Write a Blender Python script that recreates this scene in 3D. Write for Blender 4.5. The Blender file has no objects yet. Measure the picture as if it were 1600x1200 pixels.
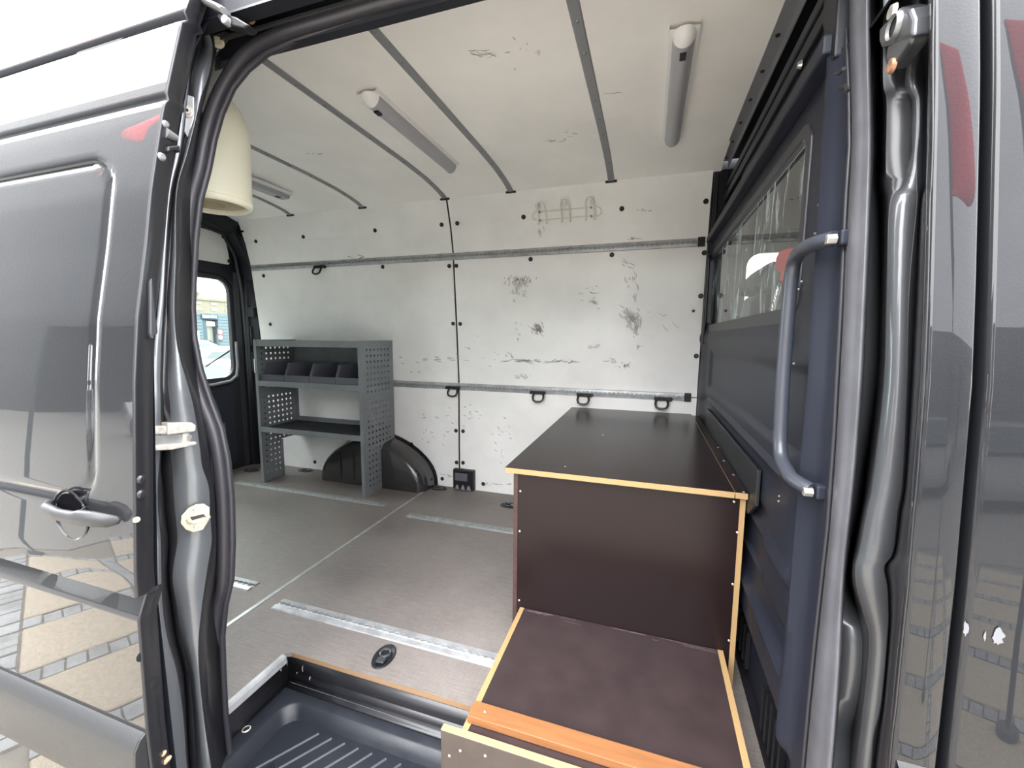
import bpy, math, random
from math import pi, sin, cos, radians as R_
from mathutils import Vector, Matrix
random.seed(7)
C = bpy.context.scene.collection
S = bpy.context.scene
# ------------------------------------------------------------------ camera
FPX = 651.45; YAW, PITCH, ROLL = 0.314726, 0.112304, -0.007137
CAM = Vector((0, 0, 1.03))
_f = Vector((-sin(YAW)*cos(PITCH), cos(YAW)*cos(PITCH), -sin(PITCH)))
_r = Vector((cos(YAW), sin(YAW), 0)); _d = _f.cross(_r)
_R = cos(ROLL)*_r + sin(ROLL)*_d; _D = -sin(ROLL)*_r + cos(ROLL)*_d
cd = bpy.data.cameras.new('camera'); cam = bpy.data.objects.new('camera', cd); C.objects.link(cam)
m3 = Matrix((_R, -_D, -_f)).transposed()
cam.matrix_world = Matrix.Translation(CAM) @ m3.to_4x4()
cd.sensor_width = 36; cd.lens = 36*FPX/1600; cd.clip_start = 0.01; cd.clip_end = 500
S.camera = cam
# ------------------------------------------------------------------ light
w = bpy.data.worlds.new('world'); S.world = w; w.use_nodes = True
nt = w.node_tree; nt.nodes.clear()
tc = nt.nodes.new('ShaderNodeTexCoord'); sx = nt.nodes.new('ShaderNodeSeparateXYZ')
rp = nt.nodes.new('ShaderNodeValToRGB'); bg = nt.nodes.new('ShaderNodeBackground'); wo = nt.nodes.new('ShaderNodeOutputWorld')
nz = nt.nodes.new('ShaderNodeTexNoise'); nz.inputs['Scale'].default_value = 2.2; nz.inputs['Detail'].default_value = 5
mx = nt.nodes.new('ShaderNodeMix'); mx.data_type = 'RGBA'; mx.blend_type = 'MULTIPLY'; mx.inputs[0].default_value = 0.35
r2 = nt.nodes.new('ShaderNodeValToRGB')
nt.links.new(tc.outputs['Generated'], sx.inputs[0]); nt.links.new(sx.outputs['Z'], rp.inputs[0])
nt.links.new(tc.outputs['Generated'], nz.inputs['Vector']); nt.links.new(nz.outputs['Fac'], r2.inputs[0])
r2.color_ramp.elements[0].position = .3; r2.color_ramp.elements[0].color = (.78, .81, .85, 1)
r2.color_ramp.elements[1].position = .62; r2.color_ramp.elements[1].color = (1, 1, 1, 1)
rp.color_ramp.elements[0].position = 0.0; rp.color_ramp.elements[0].color = (.64, .66, .66, 1)
rp.color_ramp.elements[1].position = 0.9; rp.color_ramp.elements[1].color = (1.0, 1.0, 1.0, 1)
nt.links.new(rp.outputs[0], mx.inputs[6]); nt.links.new(r2.outputs[0], mx.inputs[7])
nt.links.new(mx.outputs[2], bg.inputs['Color']); bg.inputs['Strength'].default_value = 3.4
nt.links.new(bg.outputs[0], wo.inputs[0])
S.view_settings.view_transform = 'Standard'; S.view_settings.look = 'None'
S.view_settings.exposure = 2.6; S.view_settings.gamma = 1; S.view_settings.use_curve_mapping = False

# ------------------------------------------------------------------ helpers
def P(px, py, ax, val):
    """point of a real plane (axis ax = val) that the photo pixel looks at"""
    d = _R*((px-800)/FPX) + _D*((py-600)/FPX) + _f
    return CAM + d*((val-CAM[ax])/d[ax])

def lerp_tab(tab, v):
    if v <= tab[0][0]: return tab[0][1]
    for (a, b), (c, d) in zip(tab, tab[1:]):
        if v <= c: return b + (d-b)*(v-a)/(c-a)
    return tab[-1][1]

class MB:
    def __init__(s): s.v = []; s.f = []; s.m = []; s.mi = 0
    def add(s, vs, fs):
        o = len(s.v); s.v += [tuple(v) for v in vs]
        for f in fs: s.f.append([i+o for i in f]); s.m.append(s.mi)
        return s
    def box(s, x0, x1, y0, y1, z0, z1, M=None):
        vs = [(x, y, z) for z in (z0, z1) for y in (y0, y1) for x in (x0, x1)]
        if M: vs = [M @ Vector(v) for v in vs]
        return s.add(vs, [(0,2,3,1),(4,5,7,6),(0,1,5,4),(2,6,7,3),(0,4,6,2),(1,3,7,5)])
    def prism(s, poly, ax, a, b):
        """poly of 2d points in the two other axes (in xyz order), extruded along ax from a to b"""
        def mk(p, t):
            q = list(p); q.insert(ax, t); return q
        n = len(poly)
        vs = [mk(p, a) for p in poly] + [mk(p, b) for p in poly]
        return s.add(vs, [tuple(range(n))[::-1], tuple(range(n, 2*n))] + [(i, (i+1) % n, (i+1) % n+n, i+n) for i in range(n)])
    def ring(s, outer, inner, ax, a, b):
        def mk(p, t):
            q = list(p); q.insert(ax, t); return q
        n = len(outer)
        vs = [mk(p, a) for p in outer]+[mk(p, a) for p in inner]+[mk(p, b) for p in outer]+[mk(p, b) for p in inner]
        fs = []
        for i in range(n):
            j = (i+1) % n
            fs += [(i, j, j+n, i+n), (i+2*n, i+3*n, j+3*n, j+2*n), (i, i+2*n, j+2*n, j), (i+n, j+n, j+3*n, i+3*n)]
        return s.add(vs, fs)
    def tube(s, path, r, n=10, closed=False, sq=None, cap=True):
        P_ = [Vector(p) for p in path]; k = len(P_); rows = []
        up = Vector((0, 0, 1))
        t0 = (P_[1]-P_[0]).normalized()
        nrm = t0.cross(up)
        if nrm.length < .1: nrm = t0.cross(Vector((0, 1, 0)))
        nrm.normalize()
        for i in range(k):
            a = P_[(i-1) % k] if (closed or i) else P_[0]; b = P_[(i+1) % k] if (closed or i < k-1) else P_[-1]
            t = (b-a).normalized(); nrm = (nrm - t*nrm.dot(t)).normalized(); bn = t.cross(nrm)
            rr = r[i] if isinstance(r, (list, tuple)) else r
            rx, ry = (rr, rr) if sq is None else (rr*sq[0], rr*sq[1])
            rows.append([P_[i]+nrm*cos(2*pi*j/n)*rx+bn*sin(2*pi*j/n)*ry for j in range(n)])
        vs = [v for row in rows for v in row]; fs = []
        for i in range(k if closed else k-1):
            for j in range(n):
                a = i*n; b = ((i+1) % k)*n
                fs.append((a+j, a+(j+1) % n, b+(j+1) % n, b+j))
        if not closed and cap: fs += [tuple(range(n))[::-1], tuple((k-1)*n+j for j in range(n))]
        return s.add(vs, fs)
    def cyl(s, c, axis, r, h, n=16, r2=None):
        c = Vector(c); a = Vector(axis).normalized()
        u = a.cross(Vector((0, 0, 1)));
        if u.length < .1: u = a.cross(Vector((1, 0, 0)))
        u.normalize(); v = a.cross(u); r2 = r if r2 is None else r2
        vs = [c+u*cos(2*pi*j/n)*q+v*sin(2*pi*j/n)*q+a*t for q, t in ((r, 0), (r2, h)) for j in range(n)]
        return s.add(vs, [tuple(range(n))[::-1], tuple(range(n, 2*n))]+[(j, (j+1) % n, (j+1) % n+n, j+n) for j in range(n)])
    def lathe(s, prof, c, n=32, axis='z'):
        vs = []; c = Vector(c)
        for r, z in prof:
            for j in range(n):
                x, y = r*cos(2*pi*j/n), r*sin(2*pi*j/n)
                vs.append(c+Vector((x, y, z)) if axis == 'z' else (c+Vector((x, z, y)) if axis == 'y' else c+Vector((z, x, y))))
        return s.add(vs, [(i*n+j, i*n+(j+1) % n, (i+1)*n+(j+1) % n, (i+1)*n+j) for i in range(len(prof)-1) for j in range(n)])
    def grid(s, rows, skip=None):
        n = len(rows[0]); vs = [p for r in rows for p in r]
        return s.add(vs, [(i*n+j, i*n+j+1, (i+1)*n+j+1, (i+1)*n+j) for i in range(len(rows)-1) for j in range(n-1) if not (skip and skip(i, j))])
    def build(s, name, mats, parent=None, smooth=False, bev=0, solid=0, off=0, sub=0, seg=2):
        me = bpy.data.meshes.new(name); me.from_pydata(s.v, [], s.f)
        if not isinstance(mats, (list, tuple)): mats = [mats]
        for m in mats: me.materials.append(m)
        if len(mats) > 1:
            for p, i in zip(me.polygons, s.m): p.material_index = i
        o = bpy.data.objects.new(name, me); C.objects.link(o)
        if not solid:
            import bmesh
            bm = bmesh.new(); bm.from_mesh(me); bmesh.ops.recalc_face_normals(bm, faces=bm.faces); bm.to_mesh(me); bm.free()
        if parent is not None:
            o.parent = parent
            o.matrix_parent_inverse = Matrix.Identity(4)
            if parent.type == 'EMPTY' and parent.location.length > 0:
                o.location = -parent.location
                if parent.get('rotz'): pass
            elif parent.type != 'EMPTY' and parent.parent: pass
        if solid:
            md = o.modifiers.new('s', 'SOLIDIFY'); md.thickness = solid; md.offset = off
        if bev:
            md = o.modifiers.new('b', 'BEVEL'); md.width = bev; md.segments = seg; md.limit_method = 'ANGLE'; md.angle_limit = R_(35)
        if sub:
            md = o.modifiers.new('u', 'SUBSURF'); md.levels = sub; md.render_levels = sub
        if smooth:
            for p in me.polygons: p.use_smooth = True
            try: me.set_sharp_from_angle(angle=R_(smooth if smooth is not True else 40))
            except Exception: pass
        return o

def tag(o, label, cat=None, group=None, kind=None):
    if label: o['label'] = label
    if cat: o['category'] = cat
    if group: o['group'] = group
    if kind: o['kind'] = kind
    return o
def thing(name, label, cat, loc=(0, 0, 0), group=None, kind=None):
    o = bpy.data.objects.new(name, None); C.objects.link(o); o.location = loc; o.empty_display_size = .05
    return tag(o, label, cat, group, kind)
def kids(o): return [c for c in bpy.data.objects if c.parent == o]
def dup(o, loc=None, label=None, rot=None, parent=None):
    c = o.copy(); C.objects.link(c); c.parent = parent
    if loc is not None: c.location = loc
    if rot is not None: c.rotation_euler = rot
    if label: c['label'] = label
    for k in kids(o): dup(k, parent=c)
    return c

# ------------------------------------------------------------------ materials
def mat(name, col, rough=.5, metal=0, coat=0, cio=1.5, spec=.5, var=0, vs=8, col2=None, bump=0, bs=200, stretch=None, rvar=0, trans=0, alpha=1, ior=1.45, coatr=.03, emit=0, det=4):
    m = bpy.data.materials.new(name); m.use_nodes = True; n = m.node_tree; b = n.nodes['Principled BSDF']
    b.inputs['Base Color'].default_value = (*col, 1); b.inputs['Roughness'].default_value = rough; b.inputs['Metallic'].default_value = metal
    b.inputs['Coat Weight'].default_value = coat; b.inputs['Coat IOR'].default_value = cio; b.inputs['Coat Roughness'].default_value = coatr
    b.inputs['Specular IOR Level'].default_value = spec; b.inputs['Transmission Weight'].default_value = trans; b.inputs['Alpha'].default_value = alpha
    b.inputs['IOR'].default_value = ior
    if emit:
        b.inputs['Emission Color'].default_value = (*col, 1); b.inputs['Emission Strength'].default_value = emit
    if var or bump or rvar:
        t = n.nodes.new('ShaderNodeTexCoord'); mp = n.nodes.new('ShaderNodeMapping'); n.links.new(t.outputs['Object'], mp.inputs[0])
        if stretch: mp.inputs['Scale'].default_value = stretch
    if var or rvar:
        z = n.nodes.new('ShaderNodeTexNoise'); z.inputs['Scale'].default_value = vs; z.inputs['Detail'].default_value = det; z.inputs['Roughness'].default_value = .6
        n.links.new(mp.outputs[0], z.inputs['Vector'])
        if var:
            c2 = col2 or tuple(c*(1-var) for c in col); c1 = col if col2 else tuple(min(1, c*(1+var)) for c in col)
            rr = n.nodes.new('ShaderNodeValToRGB'); rr.color_ramp.elements[0].position = .35; rr.color_ramp.elements[1].position = .65
            rr.color_ramp.elements[0].color = (*c2, 1); rr.color_ramp.elements[1].color = (*c1, 1)
            n.links.new(z.outputs['Fac'], rr.inputs[0]); n.links.new(rr.outputs[0], b.inputs['Base Color'])
        if rvar:
            mr = n.nodes.new('ShaderNodeMapRange'); mr.inputs['From Min'].default_value = .3; mr.inputs['From Max'].default_value = .7
            mr.inputs['To Min'].default_value = max(0, rough-rvar); mr.inputs['To Max'].default_value = rough+rvar
            n.links.new(z.outputs['Fac'], mr.inputs['Value']); n.links.new(mr.outputs[0], b.inputs['Roughness'])
    if bump:
        z2 = n.nodes.new('ShaderNodeTexNoise'); z2.inputs['Scale'].default_value = bs; n.links.new(mp.outputs[0], z2.inputs['Vector'])
        bp = n.nodes.new('ShaderNodeBump'); bp.inputs['Strength'].default_value = bump; bp.inputs['Distance'].default_value = .002
        n.links.new(z2.outputs['Fac'], bp.inputs['Height']); n.links.new(bp.outputs[0], b.inputs['Normal'])
    return m

def ply_edge(name, ax, c1, c2, per=.003):
    """plywood edge: thin plies stacked along axis ax"""
    m = mat(name, c1, .6); n = m.node_tree; b = n.nodes['Principled BSDF']
    t = n.nodes.new('ShaderNodeTexCoord'); s = n.nodes.new('ShaderNodeSeparateXYZ'); n.links.new(t.outputs['Object'], s.inputs[0])
    ns = n.nodes.new('ShaderNodeTexNoise'); ns.inputs['Scale'].default_value = 30; n.links.new(t.outputs['Object'], ns.inputs['Vector'])
    a = n.nodes.new('ShaderNodeMath'); a.operation = 'MULTIPLY'; a.inputs[1].default_value = 2*pi/per; n.links.new(s.outputs['XYZ'.index(ax)], a.inputs[0])
    q = n.nodes.new('ShaderNodeMath'); q.operation = 'MULTIPLY_ADD'; q.inputs[1].default_value = 2.0; n.links.new(ns.outputs['Fac'], q.inputs[0]); n.links.new(a.outputs[0], q.inputs[2])
    d = n.nodes.new('ShaderNodeMath'); d.operation = 'SINE'; n.links.new(q.outputs[0], d.inputs[0])
    r = n.nodes.new('ShaderNodeValToRGB'); r.color_ramp.elements[0].color = (*c2, 1); r.color_ramp.elements[1].color = (*c1, 1)
    r.color_ramp.elements[0].position = .0; r.color_ramp.elements[1].position = .45
    g = n.nodes.new('ShaderNodeMath'); g.operation = 'MULTIPLY_ADD'; g.inputs[1].default_value = .5; g.inputs[2].default_value = .5
    n.links.new(d.outputs[0], g.inputs[0]); n.links.new(g.outputs[0], r.inputs[0]); n.links.new(r.outputs[0], b.inputs['Base Color'])
    return m

def glass_mat(name, tint=(.8, .9, .88), refl=1.0, dirt=0):
    m = bpy.data.materials.new(name); m.use_nodes = True; n = m.node_tree; n.nodes.clear()
    o = n.nodes.new('ShaderNodeOutputMaterial'); t = n.nodes.new('ShaderNodeBsdfTransparent'); g = n.nodes.new('ShaderNodeBsdfGlossy')
    t.inputs[0].default_value = (*tint, 1); g.inputs['Roughness'].default_value = .01; g.inputs[0].default_value = (refl, refl, refl, 1)
    f = n.nodes.new('ShaderNodeFresnel'); f.inputs[0].default_value = 1.5; ge = n.nodes.new('ShaderNodeNewGeometry'); io = n.nodes.new('ShaderNodeMapRange'); io.inputs['To Min'].default_value = 1.5; io.inputs['To Max'].default_value = 1/1.5; n.links.new(ge.outputs['Backfacing'], io.inputs['Value']); n.links.new(io.outputs[0], f.inputs[0]); mxx = n.nodes.new('ShaderNodeMixShader')
    n.links.new(f.outputs[0], mxx.inputs[0]); n.links.new(t.outputs[0], mxx.inputs[1]); n.links.new(g.outputs[0], mxx.inputs[2])
    out = mxx
    if dirt:
        tcn = n.nodes.new('ShaderNodeTexCoord'); mp = n.nodes.new('ShaderNodeMapping'); mp.inputs['Scale'].default_value = (1, 3.2, .9)
        mp.inputs['Rotation'].default_value = (R_(12), 0, 0)
        z = n.nodes.new('ShaderNodeTexNoise'); z.inputs['Scale'].default_value = 5; z.inputs['Detail'].default_value = 8; z.inputs['Distortion'].default_value = 1.5
        n.links.new(tcn.outputs['Object'], mp.inputs[0]); n.links.new(mp.outputs[0], z.inputs['Vector'])
        rr = n.nodes.new('ShaderNodeValToRGB'); rr.color_ramp.elements[0].position = .5; rr.color_ramp.elements[1].position = .8
        rr.color_ramp.elements[0].color = (0, 0, 0, 1); rr.color_ramp.elements[1].color = (dirt,)*3+(1,)
        n.links.new(z.outputs['Fac'], rr.inputs[0]); df = n.nodes.new('ShaderNodeBsdfDiffuse'); df.inputs[0].default_value = (.62, .72, .74, 1)
        m2 = n.nodes.new('ShaderNodeMixShader'); n.links.new(rr.outputs[0], m2.inputs[0]); n.links.new(mxx.outputs[0], m2.inputs[1]); n.links.new(df.outputs[0], m2.inputs[2]); out = m2
    n.links.new(out.outputs[0], o.inputs[0])
    return m

M = {}
M['paint'] = mat('anthracite_paint', (.0125, .0132, .0155), .40, .13, 1, 1.37, coatr=.01, spec=.1, bump=.16, bs=330, var=.10, vs=900)
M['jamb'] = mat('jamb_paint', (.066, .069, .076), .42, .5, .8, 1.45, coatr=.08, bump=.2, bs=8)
M['jamb_lit'] = mat('jamb_paint_lit', (0.1125, 0.12, 0.1313), .4, .4, .8, 1.5, coatr=.08, bump=.2, bs=10)  # jamb paint with a brighter base standing in for reflected light
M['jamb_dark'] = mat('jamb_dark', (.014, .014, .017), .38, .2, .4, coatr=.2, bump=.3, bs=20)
M['rubber'] = mat('seal_rubber', (.023, .022, .028), .42, spec=.6)
M['rubber_r'] = mat('seal_rubber_pale', (.085, .085, .097), .48, spec=.6, var=.15, vs=12)
M['plastic'] = mat('black_plastic', (.012, .013, .016), .42, bump=.15, bs=300)
M['well'] = mat('step_plastic', (0.0132, 0.0154, 0.0209), .4, bump=.2, bs=500, rvar=.1, vs=14)
M['worn_highlight'] = mat('worn_black_highlight', (.075, .08, .09), .5)  # tread rib wear, and the painted highlight along the step ledges
M['clad'] = mat('cladding_plastic', (0.01512, 0.01588, 0.01784), .45, bump=.25, bs=700)
M['wall'] = mat('wall_board', (0.7931, 0.7828, 0.7673), .5, var=.05, vs=3, spec=.35, bump=.04, bs=30)
M['ceil'] = mat('ceiling_board', (.87, .85, .825), .5, var=.04, vs=2.5, spec=.3)
M['rib'] = mat('rib_metal', (.24, .245, .26), .45, .2)
M['rivet'] = mat('rivet_grey', (0.22, 0.2255, 0.231), .4, .5)
M['handle_shade'] = mat('handle_shade_black', (.004, .004, .005), 1, spec=0)
M['alu'] = mat('aluminium', (0.3794, 0.3856, 0.3978), .36, .35, var=.18, vs=20, bump=.1, bs=90)
M['alu_d'] = mat('aluminium_worn', (.28, .29, .29), .42, .3, var=.2, vs=25)
M['shelf'] = mat('shelf_grey', (.17, .185, .195), .55, var=.08, vs=10)
M['shelf_in'] = mat('shelf_mat', (.012, .013, .018), .8)
M['bin'] = mat('bin_plastic', (.10, .105, .125), .5)
M['arch'] = mat('arch_plastic', (.030, .029, .030),   .26, .2, 1, coatr=.14, bump=.15, bs=10)
M['bulk'] = mat('bulkhead_paint', (.017, .019, .029), .44, var=.05, vs=4, spec=.28)
M['dark'] = mat('dark_metal', (.010, .012, .020), .5)
M['navy'] = mat('pillar_dark', (0.0064, 0.0076, 0.012), .5)
M['film'] = mat('brown_film', (0.0112, 0.00624, 0.0068), .25, spec=.26, var=.04, vs=3)
M['film2'] = mat('brown_film_matt', (0.02981, 0.01925, 0.02049), .40, spec=.5, var=.15, vs=14, bump=.05, bs=300)
M['filmedge'] = mat('painted_edge', (.05, .024, .022), .5, var=.3, vs=30)
M['tanz'] = ply_edge('ply_edge_z', 'Z', (0.349, 0.2326, 0.1118), (0.2594, 0.1476, 0.05816))
M['tanx'] = ply_edge('ply_edge_x', 'X', (0.349, 0.2326, 0.1118), (0.2594, 0.1476, 0.05816))
M['tany'] = ply_edge('ply_edge_y', 'Y', (0.2976, 0.2306, 0.1339), (0.2306, 0.1488, 0.06696))
M['batten'] = mat('orange_batten', (0.2087, 0.08699, 0.03188), .55, var=.12, vs=9, stretch=(1, 12, 12))
M['cream'] = mat('cream_plastic', (0.828, 0.8004, 0.644), .42)
M['creamd'] = mat('cream_inner', (.45, .40, .28), .6)
M['white'] = mat('white_plastic', (.80, .80, .80), .35)
M['lens'] = mat('lens_plastic', (0.357, 0.357, 0.3825), .3)
M['chrome'] = mat('zinc', (0.495, 0.465, 0.4275), .38, .35, var=.2, vs=60)
M['pale'] = mat('galvanised_cream', (0.49, 0.462, 0.35), .45, .25, var=.12, vs=90)
M['screw'] = mat('screw_zinc', (.6, .58, .55), .35, .8)
M['cap'] = mat('black_cap', (.010, .010, .012), .4)
M['capc'] = mat('cap_centre', (0.06, 0.06, 0.066), .4, .4)
M['hook'] = mat('hook_wire', (.72, .70, .60), .4)
M['scuff'] = mat('scuff', (.13, .13, .13), .8)
M['scuffl'] = mat('scuff_light', (.36, .355, .35), .8)
M['red'] = mat('red_fabric', (.62, .03, .045), .7)
M['pad'] = mat('seat_cloth', (.035, .038, .038), .8)
M['glass'] = glass_mat('window_glass')
M['glass_b'] = glass_mat('bulkhead_glass', (.74, .82, .78), 1.0, .85)
M['text'] = mat('white_print', (.8, .8, .8), .5)
M['grip'] = mat('handle_plastic', (0.01938, 0.01984, 0.02166), .45, bump=.2, bs=600)
M['bracket'] = mat('rusty_zinc', (.40, .22, .14), .5, .5, var=.4, vs=50)
M['carwhite'] = mat('white_car', (0.126, 0.1323, 0.1339), .25, coat=.8)
M['carblue'] = mat('pale_blue_car', (0.1238, 0.165, 0.2145), .25, coat=.8)
M['carglass'] = mat('car_glass', (.03, .045, .045), .12, spec=.5)
M['tyre'] = mat('tyre', (.02, .02, .02), .8)
M['taillight'] = mat('tail_light', (.65, .02, .02), .2)
M['bldg'] = mat('grey_cladding', (0.05355, 0.07875, 0.09135), .7, var=.06, vs=3)
M['bldgl'] = mat('cladding_seam', (0.03, 0.045, 0.055), .8)
M['shutter'] = mat('shutter', (0.286, 0.286, 0.2365), .6)
M['beige'] = mat('beige_render', (0.1094, 0.09526, 0.06703), .8, var=.06, vs=1)
M['beiged'] = mat('apartment_dark', (.16, .15, .14), .7)
M['apt'] = mat('apartment_grey', (0.135, 0.14, 0.15), .8, var=.08, vs=.5)
M['office'] = mat('blocker_grey', (0.02384, 0.02468, 0.02665), .8, var=.2, vs=.6, stretch=(.3, .3, 3))
M['blocker_l'] = mat('blocker_light', (0.6926, 0.7117, 0.7502), .8, var=.05, vs=.6)
M['rust'] = mat('red_awning', (0.372, 0.06, 0.024), .6)
M['slab'] = mat('sand_slab', (0.2877, 0.2453, 0.1865), .85, var=.18, vs=60, bump=.5, bs=120)
M['cobble'] = mat('grey_cobble', (0.1856, 0.1928, 0.1999), .8, var=.25, vs=7, bump=.5, bs=60)
M['joint'] = mat('joint_sand', (0.132, 0.12, 0.102), .95)
M['asph'] = mat('asphalt', (0.1463, 0.1411, 0.1306), .9, var=.1, vs=30)

# floor board: worn phenolic plywood with scratches
def floor_mat():
    m = mat('worn_floor', (.16, .14, .125), .42, spec=.4); n = m.node_tree; b = n.nodes['Principled BSDF']
    t = n.nodes.new('ShaderNodeTexCoord')
    def noise(scale, st, lo, hi, det=6, dist=0):
        mp = n.nodes.new('ShaderNodeMapping'); mp.inputs['Scale'].default_value = st; n.links.new(t.outputs['Object'], mp.inputs[0])
        z = n.nodes.new('ShaderNodeTexNoise'); z.inputs['Scale'].default_value = scale; z.inputs['Detail'].default_value = det; z.inputs['Distortion'].default_value = dist
        n.links.new(mp.outputs[0], z.inputs['Vector'])
        r = n.nodes.new('ShaderNodeMapRange'); r.inputs['From Min'].default_value = lo; r.inputs['From Max'].default_value = hi; n.links.new(z.outputs['Fac'], r.inputs['Value']); return r
    a = noise(3, (1, 1, 1), .3, .7); g = noise(5, (3, 40, 1), .35, .7); g2 = noise(5, (40, 5, 1), .4, .75); sp = noise(420, (1, 1, 1), .4, .65, 2)
    def mixc(fac, A, Bc, k=1):
        q = n.nodes.new('ShaderNodeMix'); q.data_type = 'RGBA'
        mm = n.nodes.new('ShaderNodeMath'); mm.operation = 'MULTIPLY'; mm.inputs[1].default_value = k; n.links.new(fac, mm.inputs[0]); n.links.new(mm.outputs[0], q.inputs[0])
        if isinstance(A, tuple): q.inputs[6].default_value = (*A, 1)
        else: n.links.new(A, q.inputs[6])
        q.inputs[7].default_value = (*Bc, 1); return q.outputs[2]
    c = mixc(a.outputs[0], (.095, .080, .074), (.20, .17, .157))
    c = mixc(g.outputs[0], c, (.26, .235, .22), .45)
    c = mixc(g2.outputs[0], c, (.09, .08, .075), .35)
    c = mixc(sp.outputs[0], c, (.27, .25, .24), .35)
    n.links.new(c, b.inputs['Base Color'])
    rr = n.nodes.new('ShaderNodeMapRange'); rr.inputs['To Min'].default_value = .36; rr.inputs['To Max'].default_value = .58
    n.links.new(a.outputs[0], rr.inputs['Value']); n.links.new(rr.outputs[0], b.inputs['Roughness'])
    bpn = n.nodes.new('ShaderNodeBump'); bpn.inputs['Strength'].default_value = .3; bpn.inputs['Distance'].default_value = .001
    n.links.new(sp.outputs[0], bpn.inputs['Height']); n.links.new(bpn.outputs[0], b.inputs['Normal'])
    return m
M['floor'] = floor_mat()

# profiles of the van side (z -> y)
BODY = [(-.4, .60), (.0, .588), (.5, .586), (.75, .594), (.98, .608), (1.09, .622), (1.2, .638), (1.32, .656), (1.435, .677), (1.7, .735), (2.1, .86)]
DOOR = [(-.4, .50), (.0, .478), (.26, .475), (.58, .481), (.76, .494), (.94, .508), (1.06, .522), (1.2, .548), (1.3, .564), (1.44, .593), (1.51, .61), (1.64, .644), (1.69, .662), (1.9, .74), (2.05, .86)]
WALL = [(0, 2.512), (.75, 2.512), (1.1, 2.485), (1.5, 2.447), (1.56, 2.44), (1.7, 2.41), (1.855, 2.358), (2.0, 2.30)]
body = lambda z: lerp_tab(BODY, z); door = lambda z: lerp_tab(DOOR, z); wall = lambda z: lerp_tab(WALL, z)
def PW(px, py, off=0):
    y = 2.5
    for _ in range(12): p = P(px, py, 1, y-off); y = wall(p.z)
    return P(px, py, 1, y-off)
CEILP = [(.82, 1.891), (.90, 1.894), (1.0, 1.898), (1.9, 1.899), (2.1, 1.893), (2.22, 1.882), (2.30, 1.870), (2.372, 1.850)]
ceilz = lambda y: lerp_tab(CEILP, y)
G = -.65   # ground level
ST = 'structure'
def rrect(y0, y1, z0, z1, r, n=6):
    rs = r if isinstance(r, (list, tuple)) else (r,)*4   # order: (y1,z1),(y0,z1),(y0,z0),(y1,z0)
    out = []
    for (cy, cz, a0), rr in zip(((y1, z1, 0), (y0, z1, 90), (y0, z0, 180), (y1, z0, 270)), rs):
        for k in range(n+1):
            a = R_(a0+90*k/n); sy = 1 if cy == y1 else -1; sz = 1 if cz == z1 else -1
            out.append((cy-sy*rr+rr*cos(a), cz-sz*rr+rr*sin(a)))
    return out
def inset(poly, d):
    cy = sum(p[0] for p in poly)/len(poly); cz = sum(p[1] for p in poly)/len(poly)
    hy = max(abs(p[0]-cy) for p in poly); hz = max(abs(p[1]-cz) for p in poly)
    return [(cy+(p[0]-cy)*(hy-d)/hy, cz+(p[1]-cz)*(hz-d)/hz) for p in poly]

# ================================================================== STRUCTURE OF THE VAN
XR = -3.0          # inner face of the rear doors
SEAM = -1.19
# ---- far side wall: lining boards with caps
wb = thing('wall_back', 'pale grey lined far side wall of the cargo bay with black screw caps and scuffs', 'wall', kind=ST)
def wall_board(x0, x1, z0, z1):
    zs = sorted(set([z0, z1]+[z for z, _ in WALL if z0 < z < z1]+[z0+(z1-z0)*k/4 for k in range(1, 4)]))
    rows = [[(x, wall(z), z) for x in (x0, (x0+x1)/2, x1)] for z in zs] + [[(x, wall(z)+.012, z) for x in (x0, (x0+x1)/2, x1)] for z in reversed(zs)]
    rows.append(rows[0])
    b = MB(); b.grid(rows); b.build('wall_panel', M['wall'], wb)
Z1A, Z1B, Z2A, Z2B = .675, .725, 1.508, 1.552
for xa, xb in ((-2.865, SEAM-.0055), (SEAM+.0055, .268)):
    wall_board(xa, xb, 0, .697); wall_board(xa, xb, .703, 1.53); wall_board(xa, xb, 1.534, 1.862)
b = MB(); b.box(-3.0, .4, 2.53, 2.56, -.1, 2.0); b.build('backing', M['dark'], wb)
b = MB(); b.grid([[(x, wall(z)+.004, z) for x in (SEAM-.0058, SEAM+.0058)] for z in (0, .4, .75, 1.1, 1.5, 1.56, 1.7, 1.855)]); b.build('joint_shadow_strip', M['cap'], wb)
caps = [(400,377),(474,370),(586,360),(690,351),(714.5,349),(818,339),(971.6,326),(1103,314.5),(412,431),(598,417),(702,415.6),(713,415.3),(829,405),(956,398),(1100.6,395),
 (422.5,506.6),(708,505.6),(719,506),(1095,462.4),(1088,556.3),(712.5,673),(723.5,673.8),(713.5,722.5),(723.5,723),(691,748),(755,756),(643,693.8),(492,721.8)]
cm = None
for i, (px, py) in enumerate(caps):
    p = PW(px, py)
    if cm is None:
        c = MB(); c.lathe([(.0, -.006), (.0105, -.006), (.0125, -.004), (.0135, .001)], (0, 0, 0), 14, 'y'); c.mi = 1; c.cyl((0, -.0075, 0), (0, 1, 0), .005, .002, 10)
        cm = c.build('screw_cap', [M['cap'], M['capc']], wb, smooth=True); cm.location = p
    else:
        o = cm.copy(); C.objects.link(o); o.parent = wb; o.location = p
o = cm.copy(); C.objects.link(o); o.parent = wb; o.location = PW(1083.5, 486); o.scale = (.6, .6, .6)
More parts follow.
